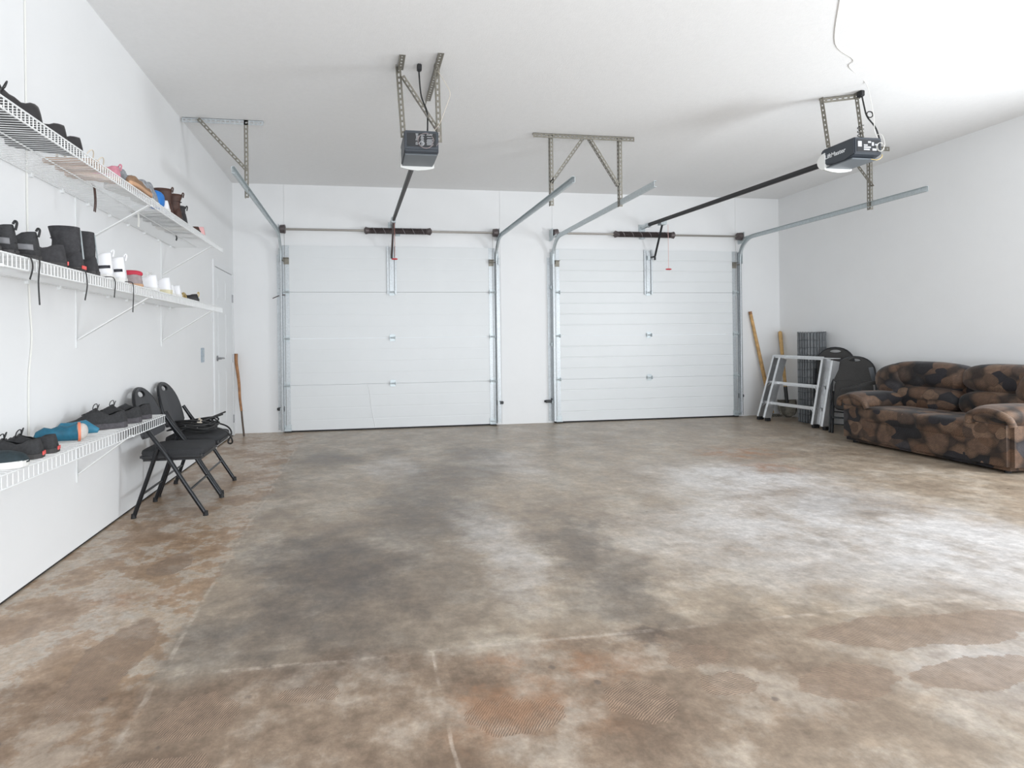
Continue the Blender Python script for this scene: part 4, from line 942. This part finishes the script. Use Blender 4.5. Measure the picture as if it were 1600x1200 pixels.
shoe('sneaker', 'large black running shoe with loose laces, middle of the black pairs', (0.285, -3.97, ZLOW), R(38), 0.32, 0.112, 0.095, 0.115, 0.055, 'mesh_black', 'knit_charcoal', laces='cord_black', group=gl, sole_h=0.034)
shoe('sneaker', 'black running shoe at the far end of the lowest shelf', (0.285, -3.80, ZLOW), R(34), 0.30, 0.105, 0.095, 0.105, 0.055, 'mesh_black', 'knit_charcoal', group=gl, sole_h=0.030)

# ------------------------------------------------------------------ folding chairs
def back_panel(t, pts_fn, w, h, name, m, thick):
    """arched back with a hand slot; pts_fn maps (y, s) to a point"""
    bm = bmesh.new()
    outer = []
    for i in range(17):
        a = PI * i / 16
        outer.append((w / 2 * math.copysign(abs(math.cos(a)) ** 0.9, math.cos(a)), h * 0.34 + h * 0.66 * math.sin(a) ** 0.95))
    outer += [(-w / 2 * 1.02, 0.02), (-w / 2 * 0.9, 0.0), (0, -0.012), (w / 2 * 0.9, 0.0), (w / 2 * 1.02, 0.02)]
    hole = [(0.066 * math.cos(a), h * 0.865 + (0.028 if math.sin(a) > 0 else 0.022) * math.sin(a)) for a in [2 * PI * i / 14 for i in range(14)]]
    es = []
    for lp in (outer, hole):
        vs = [bm.verts.new(pts_fn(y, s)) for y, s in lp]
        for i in range(len(vs)): es.append(bm.edges.new((vs[i], vs[(i + 1) % len(vs)])))
    bmesh.ops.triangle_fill(bm, edges=es, use_beauty=True, use_dissolve=False)
    bmesh.ops.recalc_face_normals(bm, faces=bm.faces)
    me = bpy.data.meshes.new(name); bm.to_mesh(me); bm.free(); me.materials.append(MATS[m])
    o = bpy.data.objects.new(name, me); C.objects.link(o); o.parent = t
    md = o.modifiers.new('thickness', 'SOLIDIFY'); md.thickness = thick; md.offset = 0
    # rounded tube round the arch
    ring = [pts_fn(y, s) for y, s in outer[:17]]
    MB().tube([pts_fn(outer[0][0], 0.05)] + ring + [pts_fn(outer[16][0], 0.05)], 0.0115, 8).build('back_frame', 'chair_tube', t, smooth=True)
    MB().tube([pts_fn(y, s) for y, s in hole], 0.006, 6, closed=True).build('hand_slot_rim', 'chair_tube', o, smooth=True)
def make_chair(label, group, cloth='chair_fabric', backm='chair_back'):
    """open chair: seat faces +x, x from the wall side, centre y = 0"""
    t = thing('folding_chair', label, 'chair', (0, 0, 0), group)
    hw = 0.225
    for s_ in (-1, 1):
        pts = smooth_path([(0.545, s_ * hw, 0.012), (0.42, s_ * hw, 0.215), (0.295, s_ * hw, 0.425), (0.20, s_ * hw * 0.99, 0.56), (0.145, s_ * hw * 0.95, 0.65)], 5)
        fl = MB().tube(pts, 0.0140, 10).build('front_leg', 'chair_tube', t, smooth=True)
        rl = MB().tube([(0.085, s_ * (hw - 0.022), 0.012), (0.175, s_ * (hw - 0.022), 0.27), (0.245, s_ * (hw - 0.022), 0.475)], 0.0140, 10).build('rear_leg', 'chair_tube', t, smooth=True)
        for x, y, lg in ((0.547, s_ * hw, fl), (0.083, s_ * (hw - 0.022), rl)):
            MB().tube([(x, y, 0), (x, y, 0.03)], [0.018, 0.015], 10).build('foot_cap', 'rubber_black', lg, smooth=True)
        MB().bar((0.245, s_ * (hw - 0.022), 0.47), (0.18, s_ * (hw - 0.010), 0.575), 0.004, 0.018, Y_).build('side_link', 'chair_tube', t)
    MB().tube([(0.445, -hw, 0.175), (0.445, hw, 0.175)], 0.008, 8).build('front_stretcher', 'chair_tube', t)
    MB().tube([(0.135, -hw + 0.02, 0.155), (0.135, hw - 0.02, 0.155)], 0.008, 8).build('rear_stretcher', 'chair_tube', t)
    MB().box((0.115, -hw + 0.030, 0.372), (0.53, hw - 0.030, 0.428)).build('seat_pan', 'black_plastic', t, bevel=0.02, seg=3)
    sc_ = MB().superell((0.3225, 0, 0.425), (0.208, hw - 0.026, 0.034), 0.5, 0.28, 40, 12)
    sc_.build('seat_cushion', cloth, t, smooth=True)
    def fn(y, s):
        q = s / 0.35
        return Vector((0.150 - 0.075 * q - 0.02 * q * q + 0.012 * (1 - (y / 0.2) ** 2) * -1, y, 0.525 + s * 0.955))
    back_panel(t, fn, 0.415, 0.345, 'backrest', backm, 0.020)
    return t
gch = 'folding chairs against the left wall'
c1 = make_chair('empty black folding chair at the end of the lowest shelf', gch)
c1.location = (0.012, -3.385, 0)
c2 = copy_tree(c1); c2['label'] = 'black folding chair with a coiled cord on its seat'; c2.location = (-0.008, -2.845, 0)
# cord on the second chair
t = thing('extension_cord', 'tangled black extension cord coiled on the farther folding chair', 'cord', (0.3, -2.85, 0.46))
rnd = random.Random(3)
pts = []
zb = 0.470
for k in range(9):
    cx_ = 0.29 + rnd.uniform(-0.03, 0.03); cy_ = -2.86 + rnd.uniform(-0.03, 0.03); rx = rnd.uniform(0.13, 0.19); ry = rnd.uniform(0.07, 0.14); tl = rnd.uniform(-0.5, 0.5)
    for i in range(10):
        a = 2 * PI * i / 10 + k * 0.3
        pts.append((cx_ + rx * math.cos(a) * math.cos(tl) - ry * math.sin(a) * math.sin(tl), cy_ + rx * math.cos(a) * math.sin(tl) + ry * math.sin(a) * math.cos(tl), zb + 0.009 * k + 0.02 * rnd.random() + 0.012 * math.sin(a * 2)))
MB().tube(smooth_path(pts, 3), 0.0068, 7).build('coil', 'cord_black', t, smooth=True)
MB().tube(smooth_path([(0.36, -2.94, 0.50), (0.47, -2.95, 0.50), (0.555, -2.93, 0.46), (0.585, -2.90, 0.385), (0.565, -2.86, 0.355), (0.53, -2.80, 0.36), (0.545, -2.74, 0.42), (0.50, -2.70, 0.475), (0.40, -2.74, 0.52)], 5), 0.0068, 7).build('hanging_loop', 'cord_black', t, smooth=True)
for p, q in (((0.20, -2.97, 0.50), (0.50, -2.74, 0.60)), ((0.22, -2.99, 0.49), (0.49, -2.79, 0.585))):
    MB().tube(smooth_path([p, ((p[0] + q[0]) / 2, (p[1] + q[1]) / 2, 0.545), q], 5), 0.0068, 7).build('loose_end', 'cord_black', t, smooth=True)
MB().box((0.33, -2.95, 0.535), (0.365, -2.915, 0.565)).box((0.34, -2.945, 0.565), (0.355, -2.93, 0.582)).build('plug', 'beige_strap', t, bevel=0.004)

def folded_chair(label, group, cloth, backm):
    """folded flat: height along z, width along y, thickness along x"""
    t = thing('folding_chair', label, 'chair', (0, 0, 0), group)
    hw = 0.225
    for s_ in (-1, 1):
        MB().tube([(0.0, s_ * hw, 0.012), (0.0, s_ * hw, 0.55), (0.0, s_ * hw * 0.96, 0.75)], 0.0125, 10).build('front_leg', 'chair_tube', t, smooth=True)
        MB().tube([(0.035, s_ * (hw - 0.024), 0.012), (0.03, s_ * (hw - 0.024), 0.56)], 0.0125, 10).build('rear_leg', 'chair_tube', t, smooth=True)
    MB().tube([(0.0, -hw, 0.20), (0.0, hw, 0.20)], 0.008, 8).build('front_stretcher', 'chair_tube', t)
    MB().tube([(0.035, -hw + 0.02, 0.13), (0.035, hw - 0.02, 0.13)], 0.008, 8).build('rear_stretcher', 'chair_tube', t)
    MB().superell((0.0, 0, 0.50), (0.024, hw - 0.03, 0.20), 0.35, 0.4, 32, 14).build('seat_cushion', cloth, t, smooth=True)
    back_panel(t, lambda y, s: Vector((0.012, y, 0.68 + s)), 0.415, 0.345, 'backrest', backm, 0.018)
    return t
gfr = 'folding chairs stacked in the right corner'
fa = folded_chair('dark folding chair leaning behind the wire roll, highest of the corner chairs', gfr, 'chair_brown', 'chair_brown')
fa.location = (7.60, -1.25, 0.0); fa.rotation_euler = (0, R(6), R(35))
fb = copy_tree(fa); fb['label'] = 'dark folding chair leaning low between the ladder and the sofa'
fb.location = (7.345, -1.785, 0.0); fb.rotation_euler = (0, R(27), R(42))
fs_ = thing('folding_stool', 'dark tilted stool seat with a grey upright bar behind the sofa arm', 'stool', (7.62, -1.85, 0), gfr)
MB().obox((7.400, -1.835, 0.580), V(0.70, -0.64, 0.32), V(0.67, 0.74, 0), V(0.67, 0.74, 0).cross(V(0.70, -0.64, 0.32)), 0.19, 0.07, 0.018).build('seat', 'chair_brown', fs_, bevel=0.01)
MB().bar((7.510, -1.935, 0.60), (7.480, -1.905, 0.80), 0.022, 0.045, V(0.7, -0.7, 0)).build('upright_bar', 'charcoal_plastic', fs_, bevel=0.004)
MB().bar((7.37, -1.87, 0.0), (7.39, -1.84, 0.57), 0.022, 0.03, V(0.7, -0.7, 0)).build('leg', 'chair_tube', fs_)

# ------------------------------------------------------------------ sofa (loveseat facing -x)
SX0, SY0, SY1 = 6.895, -3.765, -2.125
s = thing('loveseat', 'brown and black patterned loveseat with puffy cushions against the right wall', 'sofa', (7.35, (SY0 + SY1) / 2, 0))
MB().box((SX0 + 0.02, SY0 + 0.04, 0.03), (7.72, SY1 - 0.04, 0.30)).build('base', 'sofa_fabric', s, bevel=0.02)
MB().box((SX0 + 0.004, SY0 + 0.24, 0.025), (SX0 + 0.10, SY1 - 0.20, 0.36)).build('front_panel', 'sofa_fabric', s, bevel=0.03, seg=4)
for y0, y1 in ((SY0 + 0.26, (SY0 + SY1) / 2 + 0.002), ((SY0 + SY1) / 2 - 0.002, SY1 - 0.24)):
    MB().superell((7.20, (y0 + y1) / 2, 0.325), (0.315, (y1 - y0) / 2 + 0.03, 0.095), 0.38, 0.22, 44, 14).build('seat_cushion', 'sofa_fabric', s, smooth=True)
MB().box((7.50, SY0 + 0.05, 0.04), (7.80, SY1 - 0.05, 0.72)).build('back_frame', 'sofa_fabric', s, bevel=0.06, seg=4)
ym = (SY0 + SY1) / 2 - 0.02
for yc, hl in ((ym + 0.40, 0.43), (ym - 0.40, 0.43)):
    up = MB().superell((7.55, yc, 0.735), (0.205, hl, 0.150), 0.70, 0.62, 44, 20, Matrix.Rotation(R(8), 3, 'Y'))
    up.build('back_cushion', 'sofa_fabric', s, smooth=True)
    MB().superell((7.48, yc, 0.50), (0.175, hl - 0.02, 0.145), 0.72, 0.50, 40, 16).build('lumbar_roll', 'sofa_fabric', s, smooth=True)
for yc, sg in ((SY1 - 0.13, 1), (SY0 + 0.15, -1)):
    MB().superell((7.50, yc + sg * 0.015, 0.66), (0.20, 0.195, 0.195), 0.8, 0.8, 30, 16, Matrix.Rotation(R(sg * -18), 3, 'X')).build('wing', 'sofa_fabric', s, smooth=True)
    MB().box((SX0, min(yc - 0.155, yc + 0.155), 0.025), (7.62, max(yc - 0.155, yc + 0.155), 0.44)).build('arm', 'sofa_fabric', s, bevel=0.035, seg=4)
    MB().superell((7.19, yc - sg * 0.005, 0.470), (0.335, 0.185, 0.095), 0.72, 0.50, 44, 18).build('arm_pillow', 'sofa_fabric', s, smooth=True)
    # front scroll that droops over the arm front
    MB().tube(smooth_path([(SX0 - 0.004, yc - 0.175, 0.40), (SX0 - 0.018, yc - 0.14, 0.475), (SX0 - 0.018, yc, 0.515), (SX0 - 0.018, yc + 0.14, 0.475), (SX0 - 0.004, yc + 0.175, 0.40)], 5), 0.028, 10).build('arm_scroll', 'sofa_fabric', s, smooth=True)
for x in (SX0 + 0.08, 7.66):
    for y in (SY0 + 0.08, SY1 - 0.08): MB().tube([(x, y, 0), (x, y, 0.04)], [0.022, 0.028], 12).build('foot', 'rubber_black', s)

# ------------------------------------------------------------------ things in the right corner
# wire mesh roll
RC = (7.690, -0.80)
t = thing('wire_mesh_roll', 'upright roll of grey welded wire mesh behind the ladder', 'wire mesh', (RC[0], RC[1], 0))
for k, (rad, name) in enumerate(((0.164, 'outer_layer'), (0.152, 'inner_layer'), (0.136, 'inner_layer'), (0.118, 'inner_layer'), (0.098, 'inner_layer'))):
    wm = MB(); n = int(2 * PI * rad / 0.036)
    for i in range(n):
        a = 2 * PI * (i + 0.37 * k) / n
        wm.tube([(RC[0] + rad * math.cos(a), RC[1] + rad * math.sin(a), 0.004), (RC[0] + rad * math.cos(a), RC[1] + rad * math.sin(a), 1.235 - 0.006 * k)], 0.0042, 4)
    for j in range(13):
        z = 0.012 + (1.21) * j / 12
        wm.tube([(RC[0] + (rad + 0.003) * math.cos(a), RC[1] + (rad + 0.003) * math.sin(a), z) for a in [2 * PI * i / 28 for i in range(28)]], 0.0032, 4, closed=True)
    wm.build(name, 'wire_grey', t, kind='stuff')
# step ladder
t = thing('step_ladder', 'folded three step aluminium ladder leaning in the right corner', 'ladder', (7.38, -0.85, 0))
BL, BR = V(7.215, -0.395, 0.0), V(7.345, -1.250, 0.0)
TL, TR = V(7.470, -0.405, 0.895), V(7.510, -1.250, 0.885)
ax = (BR - BL).normalized(); upl = ((TL - BL).normalized()); nrm = ax.cross(upl).normalized()
if nrm.x > 0: nrm = -nrm            # towards the room
def rail_(p, q, name, off, wdt=0.028, dep=0.125):
    p = p + off; q = q + off; d = (q - p).normalized(); a = (ax - d * ax.dot(d)).normalized(); n = d.cross(a).normalized()
    mb = MB(); c = (p + q) / 2; hl = (q - p).length / 2
    mb.obox(c, a, n, d, 0.0025, dep / 2, hl)
    for s_ in (-1, 1): mb.obox(c + n * s_ * dep / 2 + a * (wdt / 2) * (1 if off.length < 0.01 else -1), a, n, d, wdt / 2, 0.0025, hl)
    mb.build(name, 'alu', t)
BK = V(-0.015, -0.165, 0)
for p, q in ((BL, TL), (BR - ax * 0.026, TR - ax * 0.026)):
    z3 = V(0, 0, 0.035)
    rail_(p + z3, q, 'front_rail', V(0, 0, 0))
for p, q in ((BL, TL - upl * 0.03), (BR, TR - upl * 0.03)):
    p2 = p + BK + V(0, 0, 0.035); p2.z = 0.035
    rail_(p2 - BK, q, 'rear_rail', BK, 0.026, 0.115)
for k, fr in enumerate((0.285, 0.60)):
    p = BL.lerp(TL, fr); q = BR.lerp(TR, fr)
    stp = MB().bar(p - nrm * -0.0, q, 0.085, 0.006).bar(p + nrm * 0.042 - V(0, 0, 0.014), q + nrm * 0.042 - V(0, 0, 0.014), 0.004, 0.032).bar(p - nrm * 0.042 - V(0, 0, 0.014), q - nrm * 0.042 - V(0, 0, 0.014), 0.004, 0.032).build('step', 'alu', t)
    for a_, b_ in ((p, 1), (q, -1)):
        MB().bar(a_ + ax * b_ * 0.005 - upl * 0.10 + nrm * 0.044, a_ + ax * b_ * 0.085 - V(0, 0, 0.012) + nrm * 0.044, 0.004, 0.024, nrm).build('gusset', 'alu', stp)
MB().bar(TL + V(-0.02, 0, 0.004), TR + V(-0.02, 0, 0.004) + BK * 1.15, 0.11, 0.008).bar(TL + nrm * 0.055 - V(0, 0, 0.014), TR + nrm * 0.055 - V(0, 0, 0.014), 0.004, 0.045).build('top_step', 'alu', t)
for p in (BL, BR - ax * 0.013):
    MB().obox(p + V(0, 0, 0.022), ax, ax.cross(Z_), Z_, 0.022, 0.045, 0.022).build('foot', 'rubber_black', t, bevel=0.005)
for p in (BL + BK, BR + BK):
    q = p.copy(); q.z = 0.022
    MB().obox(q, ax, ax.cross(Z_), Z_, 0.022, 0.035, 0.022).build('foot', 'rubber_black', t, bevel=0.005)
MB().bar(BR.lerp(TR, 0.55) + ax * 0.14 + nrm * 0.02, BR.lerp(TR, 0.72) + ax * 0.14 - nrm * 0.06, 0.004, 0.02, ax).build('spreader', 'alu', t)
# shovel
t = thing('shovel', 'round blade shovel with pale wooden handle leaning in the corner', 'shovel', (7.74, -0.28, 0))
st, sb_ = V(7.828, -0.045, 1.255), V(7.755, -0.245, 0.30)
sd = (sb_ - st).normalized()
MB().tube([st, st + sd * 0.012, st + sd * 0.05, st.lerp(sb_, 0.5), sb_ - sd * 0.08, sb_], [0.012, 0.024, 0.026, 0.023, 0.021, 0.020], 12).build('handle', 'wood_light', t, smooth=True)
MB().tube([sb_ - sd * 0.14, sb_ + sd * 0.02, sb_ + sd * 0.10], [0.025, 0.024, 0.020], 12).build('socket', 'black_plastic', t, smooth=True)
bx = V(0.80, -0.60, 0); bx = (bx - sd * bx.dot(sd)).normalized(); bn = sd.cross(bx)
vs = []; fs = []; nx = 9; rows = []
b0 = sb_ + sd * 0.05
for j in range(9):
    u = j / 8; hwid = 0.118 * (1.0 if u < 0.45 else math.sqrt(max(0.0, 1 - ((u - 0.45) / 0.56) ** 2)))
    for i in range(nx):
        k = -1 + 2 * i / (nx - 1)
        vs.append(b0 + sd * (0.255 * u) + bx * hwid * k + bn * (0.022 * k * k - 0.012 * math.exp(-8 * k * k) * (1 - u)) * (1 if True else 0))
for j in range(8):
    for i in range(nx - 1): fs.append((j * nx + i, j * nx + i + 1, (j + 1) * nx + i + 1, (j + 1) * nx + i))
MB().add(vs, fs).build('blade', 'blade_steel', t, smooth=True, solid=0.004)
# long handled tool
t = thing('long_handled_tool', 'long wooden tool handle leaning on the wall right of the right garage door', 'garden tool', (7.60, -0.12, 0))
a_, b_ = V(7.345, -0.035, 1.552), V(7.608, -0.135, 0.05)
dd = (b_ - a_).normalized()
MB().tube([a_, a_ + dd * 0.01, a_ + dd * 0.25, a_.lerp(b_, 0.6), b_], [0.014, 0.022, 0.022, 0.026, 0.028], 12).build('handle', 'wood_handle', t, smooth=True)
MB().tube([a_, a_ + dd * 0.045], [0.0225, 0.0235], 12).build('grip_end', 'wood_stick', t, smooth=True)
hb = MB().bar((7.52, -0.10, 0.02), (7.70, -0.17, 0.02), 0.02, 0.03)
for k in range(7): hb.bar((7.52 + 0.03 * k, -0.10 - 0.0117 * k, 0.02), (7.50 + 0.03 * k, -0.16 - 0.0117 * k, 0.006), 0.008, 0.008)
hb.bar((7.608, -0.135, 0.02), (7.608, -0.135, 0.09), 0.02, 0.02, X_)
hb.build('head', 'blade_steel', t)
# walking stick in the left corner
t = thing('wooden_stick', 'crooked brown wooden stick leaning in the left corner beside the side door', 'stick', (0.15, -0.24, 0))
sp_ = smooth_path([(0.035, -0.055, 1.035), (0.038, -0.065, 0.92), (0.062, -0.085, 0.76), (0.080, -0.11, 0.62), (0.092, -0.14, 0.47), (0.118, -0.18, 0.31)], 6)
MB().tube(sp_, [0.021 - 0.006 * i / (len(sp_) - 1) for i in range(len(sp_))], 10).build('shaft', 'wood_stick', t, smooth=True)
MB().tube(smooth_path([(0.118, -0.18, 0.31), (0.135, -0.21, 0.17), (0.158, -0.245, 0.004)], 5), 0.0125, 10).build('tip', 'stick_tip', t, smooth=True)
# small latch handle on the left track
hk = MB().bar((0.585, -0.10, 1.78), (0.50, -0.07, 1.745), 0.014, 0.008).bar((0.60, -0.085, 1.785), (0.66, -0.085, 1.79), 0.012, 0.012)
tag(hk.build('slide_lock', 'cast_dark', None), 'dark slide lock lever on the left edge of the left garage door', 'lock')
